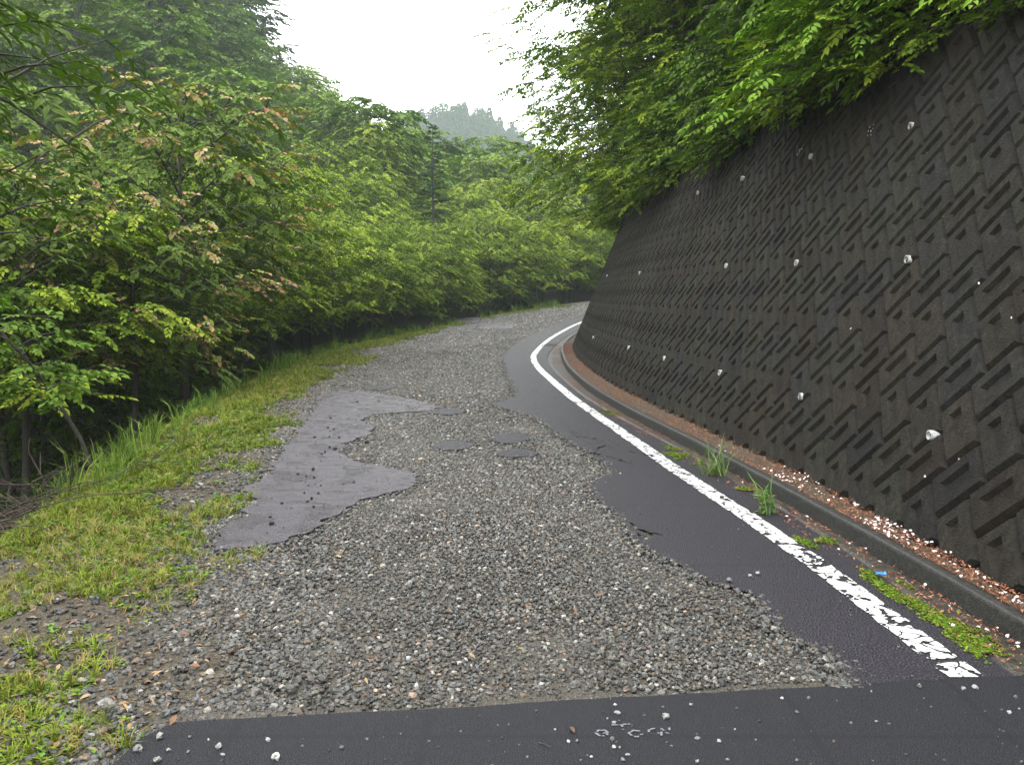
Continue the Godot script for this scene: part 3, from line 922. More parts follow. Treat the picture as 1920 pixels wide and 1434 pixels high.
func build_gravel() -> void:
	var shapes := []
	for k in 6:
		shapes.append(stone_mesh(100 + k, true))
	var bufs := []
	for k in 6:
		bufs.append(PackedFloat32Array())
	var lay := func(x: float, y: float, d: float, size: float, c: Color) -> void:
		var b := Basis.from_euler(Vector3(rng.randf_range(-0.4, 0.4), rng.randf() * TAU, rng.randf_range(-0.4, 0.4))) * Basis.from_scale(Vector3.ONE * size)
		row(bufs[rng.randi() % 6], b, Vector3(x, y, -d), c)
	# the road bed: closely packed stones worn level
	var patch2 := fine
	var d := 2.7
	while d < 48.0:
		var gap := 0.0165 + 0.0014 * d
		var x := tab(GRAVEL, d) - 0.35
		var last := tab(APRON, d)
		while x < last:
			var px := x + rng.randf_range(-0.5, 0.5) * gap
			var pd := d + rng.randf_range(-0.5, 0.5) * gap
			x += gap
			if on_asphalt(px, pd, -0.012 - 0.03 * maxf(0.0, patch2.get_noise_2d(px * 6.0, pd * 6.0) * 3.0)):
				continue
			var patchy := fine.get_noise_2d(px * 11.0, pd * 7.0)
			if rng.randf() < 0.22 + 0.9 * patchy:
				continue
			if pd < near_edge(px) + 0.09 + 0.05 * fine.get_noise_2d(px * 30.0, 0.0) and rng.randf() < 0.75:
				continue
			var size := gap * rng.randf_range(0.6, 1.3) * (1.5 if rng.randf() < 0.06 else 1.0)
			lay.call(px, road_y(pd) - size * 0.05, pd, size, grit_color())
		d += gap
	# looser, larger stones along the left side and on the verge
	for k in 26000:
		var dd := 2.6 + 27.0 * pow(rng.randf(), 1.7)
		var e := tab(GRAVEL, dd)
		var xx := e + rng.randf_range(-1.6, 0.55)
		if on_asphalt(xx, dd, 0.0) or dd < near_edge(xx):
			continue
		var thin := fine.get_noise_2d(xx * 18.0 + 40.0, dd * 12.0)
		if xx < e and rng.randf() < smoothstep(0.2, 1.6, e - xx) * 0.75 - 0.8 * thin:
			continue
		var size := rng.randf_range(0.015, 0.036) * (1.4 if rng.randf() < 0.05 else 1.0) * (1.0 + 0.015 * dd)
		lay.call(xx, maxf(verge_y(xx, dd), road_y(dd) - 0.01 if xx > e - 0.25 else -9.0) + size * 0.14, dd, size, grit_color() * 0.92)
	# a thin scatter of crumbs on the asphalt
	for k in 1500:
		var dd := 2.7 + 12.0 * pow(rng.randf(), 1.6)
		var xx := rng.randf_range(-2.6, 2.0)
		if not on_asphalt(xx, dd, 0.0) or xx > tab(APRON, dd):
			continue
		var size := rng.randf_range(0.004, 0.011) * (1.0 + 0.05 * dd)
		lay.call(xx, road_y(dd) + CRUST + 0.004 + size * 0.22, dd, size, grit_color() * (1.0 if xx > 0.0 or dd < 3.5 else 0.35))
	# clods heaped along the broken rims
	for poly in crusts:
		var n: int = poly.size()
		for k in n:
			for z in 4:
				if rng.randf() < 0.6:
					var q: Vector2 = poly[k].lerp(poly[(k + 1) % n], rng.randf())
					var size := rng.randf_range(0.012, 0.04)
					q += Vector2(rng.randf_range(-0.07, 0.07), rng.randf_range(-0.08, 0.07))
					lay.call(q.x, road_y(q.y) + 0.008, q.y, size, grit_color() * 0.8)
	for k in 2600:
		var dd := 3.35 + 18.0 * pow(rng.randf(), 1.6)
		var size := rng.randf_range(0.010, 0.034)
		lay.call(inner_x(dd) + rng.randfn(-0.01, 0.035), road_y(dd) + 0.010 + size * 0.1, dd, size, grit_color() * 0.85)
	for k in 6:
		scatter("gravel", shapes[k], M.stone, bufs[k], "grey gravel stones set close in the worn road and its left side", "gravel")
	# single pebbles lying on the asphalt
	for q in PEBBLES:
		var o := put("pebble", shapes[rng.randi() % 6], M.stone)
		var s: float = q[2] * 1.15
		o.transform = Transform3D(Basis(Vector3.UP, rng.randf() * TAU) * Basis.from_scale(Vector3.ONE * s), Vector3(q[0], road_y(q[1]) + CRUST + 0.004 + s * 0.27, -q[1]))
		var m: StandardMaterial3D = pebble_mats[rng.randi() % pebble_mats.size()]
		o.material_override = m
		tag(o, "loose pebble lying on the dark asphalt near the white line and the foreground", "pebble", "loose pebbles on the asphalt")
	for q in CRUMBS:
		var o := put("asphalt_crumb", shapes[rng.randi() % 6], M.asphalt)
		var s: float = q[2] * 0.9
		o.transform = Transform3D(Basis(Vector3.UP, rng.randf() * TAU) * Basis.from_scale(Vector3.ONE * s), Vector3(q[0], road_y(q[1]) + CRUST + s * 0.25, -q[1]))
		tag(o, "dark asphalt crumb lying on the wet purplish remnant", "crumb", "asphalt crumbs on the wet remnant")

var pebble_mats := []

func blade_tuft(blades: int, h: float, w: float, spread: float, cols: Array) -> ArrayMesh:
	var v := PackedVector3Array()
	var c := PackedColorArray()
	for i in blades:
		var az := rng.randf() * TAU
		var out := Vector3(cos(az), 0, sin(az))
		var side := Vector3(-out.z, 0, out.x) * w * rng.randf_range(0.6, 1.2)
		var hh := h * rng.randf_range(0.45, 1.1)
		var lean := spread * rng.randf_range(0.2, 1.1)
		var foot := Vector3(rng.randf_range(-1, 1), 0, rng.randf_range(-1, 1)) * spread * 0.25
		var mid := foot + out * lean * 0.35 + Vector3(0, hh * 0.62, 0)
		var tip := foot + out * lean + Vector3(0, hh * rng.randf_range(0.7, 1.0), 0)
		v.append_array(PackedVector3Array([foot - side, mid - side * 0.8, mid + side * 0.8, foot - side, mid + side * 0.8, foot + side, mid - side * 0.8, tip, mid + side * 0.8]))
		var q: Color = cols[rng.randi() % cols.size()] * rng.randf_range(0.8, 1.2)
		q.a = 1.0
		for k in 9:
			c.append(q)
	return flat_mesh(v, c)

func weed(leaves: int, l: float, w: float, h: float, cols: Array) -> ArrayMesh:
	var v := PackedVector3Array()
	var c := PackedColorArray()
	for i in leaves:
		var az := rng.randf() * TAU
		var dir := Vector3(cos(az), rng.randf_range(-0.1, 0.6), sin(az)).normalized()
		var at := Vector3(rng.randf_range(-1, 1) * l, h * rng.randf(), rng.randf_range(-1, 1) * l)
		var m := leaf(v, at, dir, Vector3.UP, l * rng.randf_range(0.6, 1.1), w, 0.5, 1)
		var q: Color = cols[rng.randi() % cols.size()] * rng.randf_range(0.8, 1.2)
		q.a = 1.0
		for k in m:
			c.append(q)
	return flat_mesh(v, c)

const GREENS = [Color(0.13, 0.18, 0.022), Color(0.17, 0.205, 0.03), Color(0.10, 0.155, 0.022), Color(0.19, 0.205, 0.04)]
const STRAW = [Color(0.22, 0.17, 0.06), Color(0.19, 0.16, 0.05), Color(0.14, 0.17, 0.035), Color(0.27, 0.22, 0.09)]

func build_grass() -> void:
	var kinds := [blade_tuft(14, 0.09, 0.003, 0.09, GREENS), blade_tuft(12, 0.05, 0.0028, 0.08, GREENS), blade_tuft(12, 0.075, 0.0025, 0.11, STRAW), weed(14, 0.028, 0.018, 0.02, GREENS), weed(9, 0.04, 0.022, 0.03, [Color(0.12, 0.21, 0.03), Color(0.10, 0.18, 0.03)]), blade_tuft(16, 0.30, 0.004, 0.22, [Color(0.10, 0.17, 0.03), Color(0.13, 0.2, 0.04), Color(0.08, 0.14, 0.03)])]
	var bufs := []
	for k in kinds.size():
		bufs.append(PackedFloat32Array())
	for k in 60000:
		var d := 2.4 + 46.0 * pow(rng.randf(), 1.75)
		var e := tab(GRAVEL, d)
		var o := tab(EDGE, d)
		var x := rng.randf_range(o - 0.45, e + 0.18)
		var f := (e - x) / maxf(0.5, e - o)     # 0 at the gravel, 1 at the outer edge
		var n := fine.get_noise_2d(x * 16.0, d * 11.0) + 0.5 * fine.get_noise_2d(x * 50.0, d * 50.0)
		var near_bare := 0.75 * smoothstep(6.5, 3.5, d)
		var dens := smoothstep(-0.12, 0.75, f) * 1.35 + n * 1.7 - 0.16 - near_bare + 0.2 * smoothstep(10.0, 24.0, d)
		if rng.randf() > dens or on_asphalt(x, d, 0.0):
			continue
		var kind := 0
		var r := rng.randf()
		var tone := fine.get_noise_2d(x * 8.0 + 70.0, d * 6.0)
		if r < 0.22: kind = 1
		elif r < 0.40 + 0.5 * tone: kind = 2
		elif r < 0.74: kind = 3
		elif r < 0.88: kind = 4
		if f > 0.75 and d > 7.0 and rng.randf() < 0.018:
			kind = 5
		var size := rng.randf_range(0.6, 1.35) * (1.0 + 0.012 * d) * (0.75 if d < 5.5 else 1.0)
		var dry := clampf(rng.randf_range(0.75, 1.25), 0, 2)
		var c := Color(dry * rng.randf_range(0.95, 1.2), dry * 1.08, dry)
		var b := Basis(Vector3.UP, rng.randf() * TAU) * Basis.from_euler(Vector3(rng.randf_range(-0.2, 0.2), 0, rng.randf_range(-0.2, 0.2))) * Basis.from_scale(Vector3(size, size * rng.randf_range(0.7, 1.2), size))
		row(bufs[kind], b, Vector3(x, verge_y(x, d) - 0.004, -d), c)
	var names := ["grass", "short_grass", "dry_grass", "ground_weeds", "broad_weeds", "tall_grass"]
	var labels := ["tufted green grass over the left verge", "short green grass over the left verge", "dry straw coloured grass on the left verge", "tiny creeping weeds among the verge stones", "small broad leaved weeds among the verge stones", "taller grass arching along the drop-off edge"]
	for k in kinds.size():
		scatter(names[k], kinds[k], M.grass, bufs[k], labels[k], "grass")
	# dead leaves and bits of straw on the verge
	var bit := PackedVector3Array()
	leaf(bit, Vector3(-0.5, 0, 0), Vector3.RIGHT, Vector3.UP, 1.0, 0.5, 0.45, 2)
	var bm := flat_mesh(bit)
	var buf := PackedFloat32Array()
	for k in 5200:
		var d := 2.5 + 25.0 * pow(rng.randf(), 1.8)
		var x := rng.randf_range(tab(EDGE, d) - 0.8, tab(GRAVEL, d) + (0.1 if rng.randf() < 0.9 else 2.0))
		if on_asphalt(x, d, 0.0) and rng.randf() < 0.95:
			continue
		var s := rng.randf_range(0.02, 0.05)
		var c: Color = [Color(0.16, 0.075, 0.03), Color(0.22, 0.13, 0.05), Color(0.09, 0.05, 0.025), Color(0.3, 0.2, 0.1)][rng.randi() % 4]
		var y := verge_y(x, d) if x < tab(GRAVEL, d) else road_y(d) + CRUST
		row(buf, Basis.from_euler(Vector3(rng.randf_range(-0.5, 0.5), rng.randf() * TAU, rng.randf_range(-0.5, 0.5))) * Basis.from_scale(Vector3(s, s, s * rng.randf_range(0.4, 1.0))), Vector3(x, y + 0.016, -d), c)
	scatter("fallen_leaves", bm, M.tint, buf, "dead brown leaves scattered over the verge", "leaves")
	# litter on the kerb: rusty leaf bits, then pale petals
	buf = PackedFloat32Array()
	var pet := PackedFloat32Array()
	for k in 22000:
		var d := 2.6 + 23.0 * pow(rng.randf(), 1.35)
		var on_top := rng.randf() < 0.72
		var a := tab(KERB, d)
		var b := tab(WALL, d)
		var x := 0.0
		var y := 0.0
		var heap := 0.5 + fine.get_noise_2d(d * 16.0, 31.0)
		if on_top:
			x = a + 0.06 + (b - a) * pow(rng.randf(), 1.2)
			y = road_y(d) + 0.128 + 0.02 * rng.randf()
		else:
			x = a - 0.012 - 0.22 * pow(rng.randf(), 1.5)
			y = road_y(d) + CRUST + 0.008 + 0.01 * rng.randf()
			heap = 0.5 + 1.8 * fine.get_noise_2d(d * 14.0, 63.0)
		if rng.randf() > heap + (0.35 if on_top else 0.0):
			continue
		var s := rng.randf_range(0.010, 0.026)
		var c: Color = [Color(0.26, 0.075, 0.028), Color(0.33, 0.11, 0.04), Color(0.14, 0.045, 0.02), Color(0.36, 0.16, 0.075)][rng.randi() % 4]
		row(buf, Basis.from_euler(Vector3(rng.randf_range(-0.7, 0.7), rng.randf() * TAU, rng.randf_range(-0.7, 0.7))) * Basis.from_scale(Vector3(s, s, s * rng.randf_range(0.25, 0.9))), Vector3(x, y, -d), c)
		var near := smoothstep(8.5, 4.0, d)
		if rng.randf() < (0.42 * near * clampf(0.5 + 1.5 * fine.get_noise_2d(d * 22.0, 8.0), 0.1, 1.3) if on_top else 0.06 * near):
			s = rng.randf_range(0.015, 0.027)
			row(pet, Basis.from_euler(Vector3(rng.randf_range(-0.5, 0.5), rng.randf() * TAU, rng.randf_range(-0.5, 0.5))) * Basis.from_scale(Vector3(s, s, s * 1.5)), Vector3(x, y + 0.012, -d), Color(0.80, 0.66, 0.62) * rng.randf_range(0.85, 1.1))
	# a few petals stuck to the wall
	for q in [[8.1, 3.02], [9.69, 3.07], [16.92, 0.73], [17.9, 0.7], [5.05, 1.43], [5.2, 0.42], [5.5, 1.62], [7.0, 1.3], [4.95, 0.6], [15.5, 1.95]]:
		var f := face(arc_of(q[0]), q[1] / cos(atan(BATTER)))
		for k in (7 if q[1] > 3.0 or q[0] > 17.0 else 1):
			var s := rng.randf_range(0.014, 0.024)
			var off := f.basis * Vector3(rng.randf_range(-0.03, 0.03), rng.randf_range(-0.05, 0.05), 0.008 + 0.004 * k)
			row(pet, f.basis * Basis(Vector3.RIGHT, PI / 2) * Basis(Vector3.UP, rng.randf() * TAU) * Basis.from_scale(Vector3(s, s, s * 1.4)), f.origin + off, Color(0.6, 0.52, 0.47))
	scatter("leaf_litter", bm, M.tint, buf, "rust brown leaf litter lying along the kerb under the wall", "leaves")
	scatter("petals", bm, M.tint, pet, "pale pink fallen petals lying along the kerb", "petals")
	# moss and small cushions on the apron
	var sprig := weed(8, 0.013, 0.009, 0.007, [Color(0.13, 0.21, 0.02), Color(0.18, 0.23, 0.03), Color(0.1, 0.18, 0.02), Color(0.15, 0.13, 0.04)])
	for q in [[1.80, 6.83, 0.085, 0.10, 260, "small bright green cushion plant on the apron beside the second weed"], [1.87, 5.40, 0.10, 0.16, 460, "bright green creeping weed patch on the apron beside the worn white line"], [1.97, 4.55, 0.08, 0.30, 480, "mossy green patch on the apron beside the blue scrap"], [2.0, 3.95, 0.07, 0.40, 560, "yellowish moss strip on the apron at the near end of the kerb"], [2.12, 3.85, 0.05, 0.3, 90, "thin moss along the near kerb foot"], [1.60, 8.35, 0.11, 0.55, 620, "dull yellow moss patch on the apron beyond the grass clump"], [1.25, 11.4, 0.10, 0.3, 130, "small moss patch on the apron far along the white line"], [1.12, 26.2, 0.2, 0.6, 120, "distant moss patch on the apron at the bend"]]:
		buf = PackedFloat32Array()
		for k in q[4]:
			var r := 1.15 * rng.randf()
			var an := rng.randf() * TAU
			var d: float = q[1] + sin(an) * r * q[3]
			var x: float = q[0] + cos(an) * r * q[2] + (tab(APRON, d) - tab(APRON, q[1]))
			if fine.get_noise_2d(x * 130.0, d * 90.0) < 0.02:
				continue
			var s := rng.randf_range(0.7, 1.4) * (1.0 + 0.03 * d)
			row(buf, Basis(Vector3.UP, rng.randf() * TAU) * Basis.from_scale(Vector3.ONE * s), Vector3(x, road_y(d) + CRUST + 0.002, -d), Color(1, 1, 1) * rng.randf_range(0.8, 1.2))
		scatter("moss_patch", sprig, M.grass, buf, q[5], "moss")
	buf = PackedFloat32Array()
	for k in 420:
		var s := arc_of(rng.randf_range(3.5, 16.0))
		var w := 0.402
		var f := face(s, rng.randf_range(0.3, 4.0))
		if fine.get_noise_2d(f.origin.z * 26.0, f.origin.y * 26.0) < 0.22:
			continue
		row(buf, f.basis * Basis(Vector3.RIGHT, PI / 2) * Basis.from_scale(Vector3.ONE * rng.randf_range(0.5, 1.2)), f.origin - f.basis.z * 0.004, Color(0.75, 0.7, 0.5) * rng.randf_range(0.5, 1.0))
	scatter("wall_moss", sprig, M.grass, buf, "flecks of moss caught on the retaining wall's blocks", "moss")
	# two weeds growing at the kerb
	var clump := base("grass_clump", Vector3(1.70, road_y(7.45) + CRUST, -7.45))
	put("blades", blade_tuft(34, 0.36, 0.0035, 0.42, [Color(0.10, 0.19, 0.05), Color(0.14, 0.22, 0.06), Color(0.2, 0.28, 0.1)]), M.grass, clump)
	put("base_leaves", blade_tuft(60, 0.15, 0.003, 0.26, [Color(0.09, 0.15, 0.03), Color(0.13, 0.17, 0.04)]), M.grass, clump)
	tag(clump, "arching grass clump growing between white line and kerb, farther of two", "grass clump")
	var w2 := base("kerb_weed", Vector3(1.77, road_y(6.1) + CRUST, -6.1))
	put("blades", blade_tuft(9, 0.34, 0.005, 0.22, [Color(0.11, 0.23, 0.05), Color(0.15, 0.27, 0.06)]), M.grass, w2)
	var lf := weed(70, 0.055, 0.028, 0.15, [Color(0.11, 0.2, 0.04), Color(0.16, 0.26, 0.06), Color(0.2, 0.28, 0.09)])
	put("leaves", lf, M.grass, w2)
	tag(w2, "small leafy weed growing against the kerb, nearer of two", "weed")

func build_small() -> void:
	# crumpled blue scrap
	var v := PackedVector3Array()
	var g := []
	for j in 5:
		for i in 6:
			g.append(Vector3((i / 5.0 - 0.5) * 0.055, 0.008 + 0.012 * rng.randf(), (j / 4.0 - 0.5) * 0.035) + Vector3(rng.randf_range(-0.004, 0.004), 0, rng.randf_range(-0.004, 0.004)))
	for j in 4:
		for i in 5:
			var a: int = j * 6 + i
			v.append_array(PackedVector3Array([g[a], g[a + 1], g[a + 6], g[a + 1], g[a + 7], g[a + 6]]))
	var o := put("plastic_scrap", flat_mesh(v), M.blue)
	o.position = Vector3(1.98, road_y(4.70) + CRUST + 0.012, -4.70)
	tag(o, "small crumpled bright blue plastic scrap lying on the apron moss", "litter")
	var t := Tubes.new()
	t.add(PackedVector3Array([Vector3(0, 0, 0), Vector3(0.02, 0.004, 0.016), Vector3(0.042, 0, 0.03)]), 0.0022, 0.0014, 5)
	var tw := put("twig", t.mesh(), M.twig)
	tw.position = Vector3(0.088, road_y(2.92) + CRUST + 0.007, -2.92)
	tag(tw, "thin reddish twig lying on the foreground asphalt", "twig")
	# heap of dead branches below the verge on the left
	var heap := Tubes.new()
	for k in 90:
		var p := Vector3(rng.randf_range(-0.8, 0.0), rng.randf_range(-0.35, 0.1), rng.randf_range(-1.0, 1.0))
		var az := rng.randf() * TAU
		var dir := Vector3(cos(az), rng.randf_range(-0.1, 0.55), sin(az) * 0.9)
		var l := rng.randf_range(0.35, 0.95)
		var pts := PackedVector3Array([p])
		for i in 5:
			p += dir * l / 5.0
			dir += Vector3(rng.randf_range(-0.4, 0.4), rng.randf_range(-0.3, 0.2), rng.randf_range(-0.4, 0.4))
			pts.append(p)
			if rng.randf() < 0.75:
				var e := dir.rotated(Vector3.UP, rng.randf_range(-1.0, 1.0)) * rng.randf_range(0.12, 0.4)
				heap.add(PackedVector3Array([p, p + e * 0.5 + Vector3(0, 0.03, 0), p + e]), 0.005, 0.002, 4)
		heap.add(pts, rng.randf_range(0.004, 0.009), 0.002, 5)
	var brush := put("brush_pile", heap.mesh(), M.twig)
	brush.position = Vector3(-3.5, terrain_y(-3.75, 6.7) + 0.2, -6.7)
	tag(brush, "tangle of dead bare brown branches below the verge edge", "brush pile")

# ---------------------------------------------------------------- trees
func build_trees() -> void:
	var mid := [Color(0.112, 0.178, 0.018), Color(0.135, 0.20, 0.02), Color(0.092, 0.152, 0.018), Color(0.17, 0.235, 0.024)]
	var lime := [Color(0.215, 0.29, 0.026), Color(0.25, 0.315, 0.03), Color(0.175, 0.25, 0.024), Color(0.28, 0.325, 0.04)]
	var deep := [Color(0.064, 0.112, 0.018), Color(0.077, 0.128, 0.02), Color(0.053, 0.095, 0.017)]
	var rust := [Color(0.30, 0.19, 0.09), Color(0.20, 0.21, 0.045), Color(0.33, 0.17, 0.10), Color(0.17, 0.20, 0.04), Color(0.18, 0.2, 0.045), Color(0.4, 0.3, 0.2)]
	var s_mid := spray_set(5, 0.46, 13, 0.11, 0.066, mid, 0.22, 2)
	var s_lime := spray_set(5, 0.46, 13, 0.115, 0.062, lime, 0.25, 2)
	var s_deep := spray_set(5, 0.46, 13, 0.11, 0.065, deep, 0.22, 2)
	var s_rust := spray_set(4, 0.4, 11, 0.115, 0.085, rust, 0.18, 2)
	var s_green_round := spray_set(4, 0.42, 12, 0.115, 0.085, [Color(0.09, 0.145, 0.03), Color(0.12, 0.165, 0.032), Color(0.075, 0.125, 0.026)], 0.2, 2)
	var s_big := spray_set(5, 0.55, 13, 0.15, 0.052, [Color(0.13, 0.23, 0.028), Color(0.16, 0.26, 0.03), Color(0.10, 0.19, 0.025)], 0.3, 2)
	var s_long := spray_set(5, 0.5, 11, 0.14, 0.045, [Color(0.085, 0.13, 0.03), Color(0.11, 0.16, 0.035), Color(0.07, 0.11, 0.03)], 0.3, 2)

	# kinds
	var kinds := {}
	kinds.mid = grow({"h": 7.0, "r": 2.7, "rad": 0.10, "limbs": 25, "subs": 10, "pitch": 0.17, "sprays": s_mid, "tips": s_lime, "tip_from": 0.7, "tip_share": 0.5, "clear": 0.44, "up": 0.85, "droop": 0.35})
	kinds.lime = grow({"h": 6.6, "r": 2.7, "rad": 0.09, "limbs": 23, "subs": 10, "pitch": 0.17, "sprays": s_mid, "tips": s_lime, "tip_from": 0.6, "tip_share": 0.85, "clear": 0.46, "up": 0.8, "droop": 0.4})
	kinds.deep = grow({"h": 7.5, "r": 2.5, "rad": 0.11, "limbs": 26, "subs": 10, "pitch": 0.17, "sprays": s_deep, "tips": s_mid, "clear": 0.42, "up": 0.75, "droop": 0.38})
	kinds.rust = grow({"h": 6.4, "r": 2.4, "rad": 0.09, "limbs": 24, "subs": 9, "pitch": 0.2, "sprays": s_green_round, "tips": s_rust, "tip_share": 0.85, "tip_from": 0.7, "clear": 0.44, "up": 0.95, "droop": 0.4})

	kinds.bush = grow({"h": 2.2, "r": 1.3, "rad": 0.04, "limbs": 14, "subs": 6, "pitch": 0.2, "sprays": s_deep, "clear": 0.05, "up": 0.95, "droop": 0.4})
	# hillside trees: coarser leaves, seen from far
	var h_light := spray_set(4, 1.0, 12, 0.34, 0.26, [Color(0.135, 0.20, 0.035), Color(0.16, 0.22, 0.04), Color(0.115, 0.175, 0.03)], 0.25)
	var h_mid := spray_set(4, 1.0, 12, 0.34, 0.26, [Color(0.085, 0.14, 0.026), Color(0.10, 0.155, 0.03), Color(0.07, 0.12, 0.024)], 0.25)
	var h_dark := spray_set(4, 0.9, 14, 0.32, 0.22, [Color(0.028, 0.055, 0.02), Color(0.035, 0.065, 0.022)], 0.2)
	kinds.hill_light = grow({"h": 8.5, "r": 3.6, "rad": 0.14, "limbs": 24, "subs": 7, "pitch": 0.5, "sprays": h_light, "clear": 0.15, "up": 0.85, "droop": 0.4})
	kinds.hill_mid = grow({"h": 8.5, "r": 3.4, "rad": 0.14, "limbs": 24, "subs": 7, "pitch": 0.5, "sprays": h_mid, "tips": h_light, "tip_share": 0.4, "clear": 0.15, "up": 0.85, "droop": 0.4})
	kinds.hill_dark = grow({"h": 9.5, "r": 3.2, "rad": 0.16, "limbs": 30, "subs": 8, "pitch": 0.45, "sprays": h_dark, "clear": 0.1, "up": 0.45, "droop": 0.3})
	# plants that hang over the wall
	kinds.hang = grow({"h": 2.6, "r": 2.5, "rad": 0.05, "limbs": 22, "subs": 9, "pitch": 0.2, "sprays": s_mid, "tips": s_lime, "tip_share": 0.6, "clear": 0.12, "up": 0.5, "droop": 0.58, "toward": PI, "fan": 1.25, "hang": 1.4})
	kinds.hang_deep = grow({"h": 2.4, "r": 2.3, "rad": 0.05, "limbs": 22, "subs": 9, "pitch": 0.2, "sprays": s_deep, "tips": s_mid, "tip_share": 0.5, "clear": 0.1, "up": 0.45, "droop": 0.55, "toward": PI, "fan": 1.3, "hang": 1.4})
	kinds.hang_big = grow({"h": 2.0, "r": 2.3, "rad": 0.04, "limbs": 20, "subs": 8, "pitch": 0.2, "sprays": s_big, "clear": 0.2, "up": 0.35, "droop": 0.62, "toward": PI, "fan": 1.0, "hang": 1.3})
	kinds.bank = grow({"h": 7.5, "r": 3.3, "rad": 0.11, "limbs": 30, "subs": 10, "pitch": 0.19, "sprays": s_mid, "tips": s_lime, "tip_from": 0.65, "tip_share": 0.6, "clear": 0.06, "up": 0.6, "droop": 0.45, "low": 0.9})
	kinds.near_left = grow({"h": 6.6, "r": 2.2, "rad": 0.08, "limbs": 20, "subs": 8, "pitch": 0.24, "sprays": s_long, "clear": 0.56, "up": 0.4, "droop": 0.5})

	var sz := func(a: float) -> Vector3: return Vector3(a, a * rng.randf_range(0.92, 1.08), a)
	# trees one can point at
	var named := [
		["rust", -6.3, 17.0, 1.0, "red_tipped_tree", "tree with reddish young leaves on its crown, behind the long wet asphalt remnant", "tree"],
		["rust", -5.9, 13.6, 0.66, "red_tipped_tree", "lower tree with reddish leaf tips reaching out over the verge", "tree"],
		["rust", -8.6, 15.5, 1.02, "red_tipped_tree", "red tipped tree crown left of the other one, in front of the hillside", "tree"],
		["lime", -6.9, 12.4, 0.78, "leafy_tree", "bright green leafy tree on the left with flat drooping sprays", "tree"],
		["lime", -5.9, 22.2, 0.86, "leafy_tree", "leafy tree whose slender trunk stands at the verge edge by the road's first bend", "tree"],
		["near_left", -5.0, 5.9, 1.0, "overhanging_tree", "tree with long narrow leaves hanging into the picture's top left corner", "tree"],
		["deep", -9.0, 11.6, 1.0, "leafy_tree", "darker leafy tree at the left edge behind the hanging branches", "tree"]]
	for t in named:
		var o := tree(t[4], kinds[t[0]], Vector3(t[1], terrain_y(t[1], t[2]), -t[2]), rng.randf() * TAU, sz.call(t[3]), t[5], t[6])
	# rows beyond the verge
	var put_at := []
	for t in named:
		put_at.append(Vector2(t[1], t[2]))
	var n := 0
	for rowi in 4:
		var off: float = [1.7, 4.3, 7.4, 11.0][rowi]
		for i in LE.size() - 1:
			var a := LE[i]
			var b := LE[i + 1]
			if a.y > 62.0 or b.x > 46.0:
				continue
			var m := int(ceil(a.distance_to(b) / (2.5 + 0.35 * rowi)))
			for k in m:
				var p := a.lerp(b, (k + rng.randf_range(0.2, 0.8)) / m)
				var side := (b - a).normalized().orthogonal() * -1.0
				if (b - a).cross(side) < 0:
					side = -side
				p += side * (off + rng.randf_range(-0.7, 0.9))
				if p.y < (13.0 if rowi == 0 else (11.0 if rowi == 1 else 7.0)) or p.x < -0.62 * p.y - 3.5 or p.x > 0.2 * p.y + 4.0:
					continue
				var ok := true
				for q in put_at:
					if q.distance_to(p) < 1.75:
						ok = false
				if not ok:
					continue
				put_at.append(p)
				var far := p.y > 34.0
				var pick: String = ["mid", "deep", "lime", "mid"][rng.randi() % 4] if not far else ["mid", "lime", "lime", "mid"][rng.randi() % 4]
				var s: float = [0.72, 0.88, 1.0, 1.12][rowi] * rng.randf_range(0.85, 1.15)
				var lab: String = ["leafy green tree leaning over the grass verge", "leafy green tree behind the front row of the left wood", "leafy green tree within the left wood", "tall leafy tree at the back of the left wood"][rowi]
				if far:
					lab = ["leafy tree overhanging the outside of the far bend", "leafy tree behind the outside of the far bend", "yellow green tree in the wood beyond the far bend", "tall tree at the back of the wood beyond the far bend"][rowi]
				lab = {"mid": "mid green ", "deep": "dark green ", "lime": "yellow green "}[pick] + lab.replace("yellow green ", "").replace("leafy green ", "") + ("" if far or p.y < 0.0 else (", near the sapling" if p.y < 14.0 else (", beside the wet asphalt" if p.y < 20.0 else ", towards the far bend")))
				tree("leafy_tree", kinds[pick], Vector3(p.x, terrain_y(p.x, p.y), -p.y), rng.randf() * TAU, sz.call(s), lab, "tree", lab.replace("leafy ", "").replace("tree", "trees"))
				n += 1
	# undergrowth along the drop
	for k in 30:
		var i := rng.randi_range(2, LE.size() - 4)
		var p := LE[i].lerp(LE[i + 1], rng.randf())
		var side := (LE[i + 1] - LE[i]).normalized().orthogonal()
		if (LE[i + 1] - LE[i]).cross(side) < 0:
			side = -side
		p += side * rng.randf_range(1.6, 5.0)
		if p.x > 9.0:
			continue
		tree("undergrowth_bush", kinds.bush, Vector3(p.x, terrain_y(p.x, p.y), -p.y), rng.randf() * TAU, sz.call(rng.randf_range(0.55, 1.0)), "low dark green bush in shade below the verge, %s" % ("near the sapling" if p.y < 14.0 else ("by the first bend" if p.y < 27.0 else "by the far bend")), "bush", "undergrowth below the verge")

	# spruce
	var sp := conifer(11.0, 2.1, 30, 5, 0.30, 0.09, [Color(0.035, 0.075, 0.035), Color(0.045, 0.09, 0.04)])
	tree("spruce_tree", sp, Vector3(-4.15, terrain_y(-4.15, 47.0), -47.0), 0.3, Vector3.ONE, "slender dark pointed spruce standing above the broadleaf wood", "tree", "", M.conifer)
	# hillside
	var spots := []
	n = 0
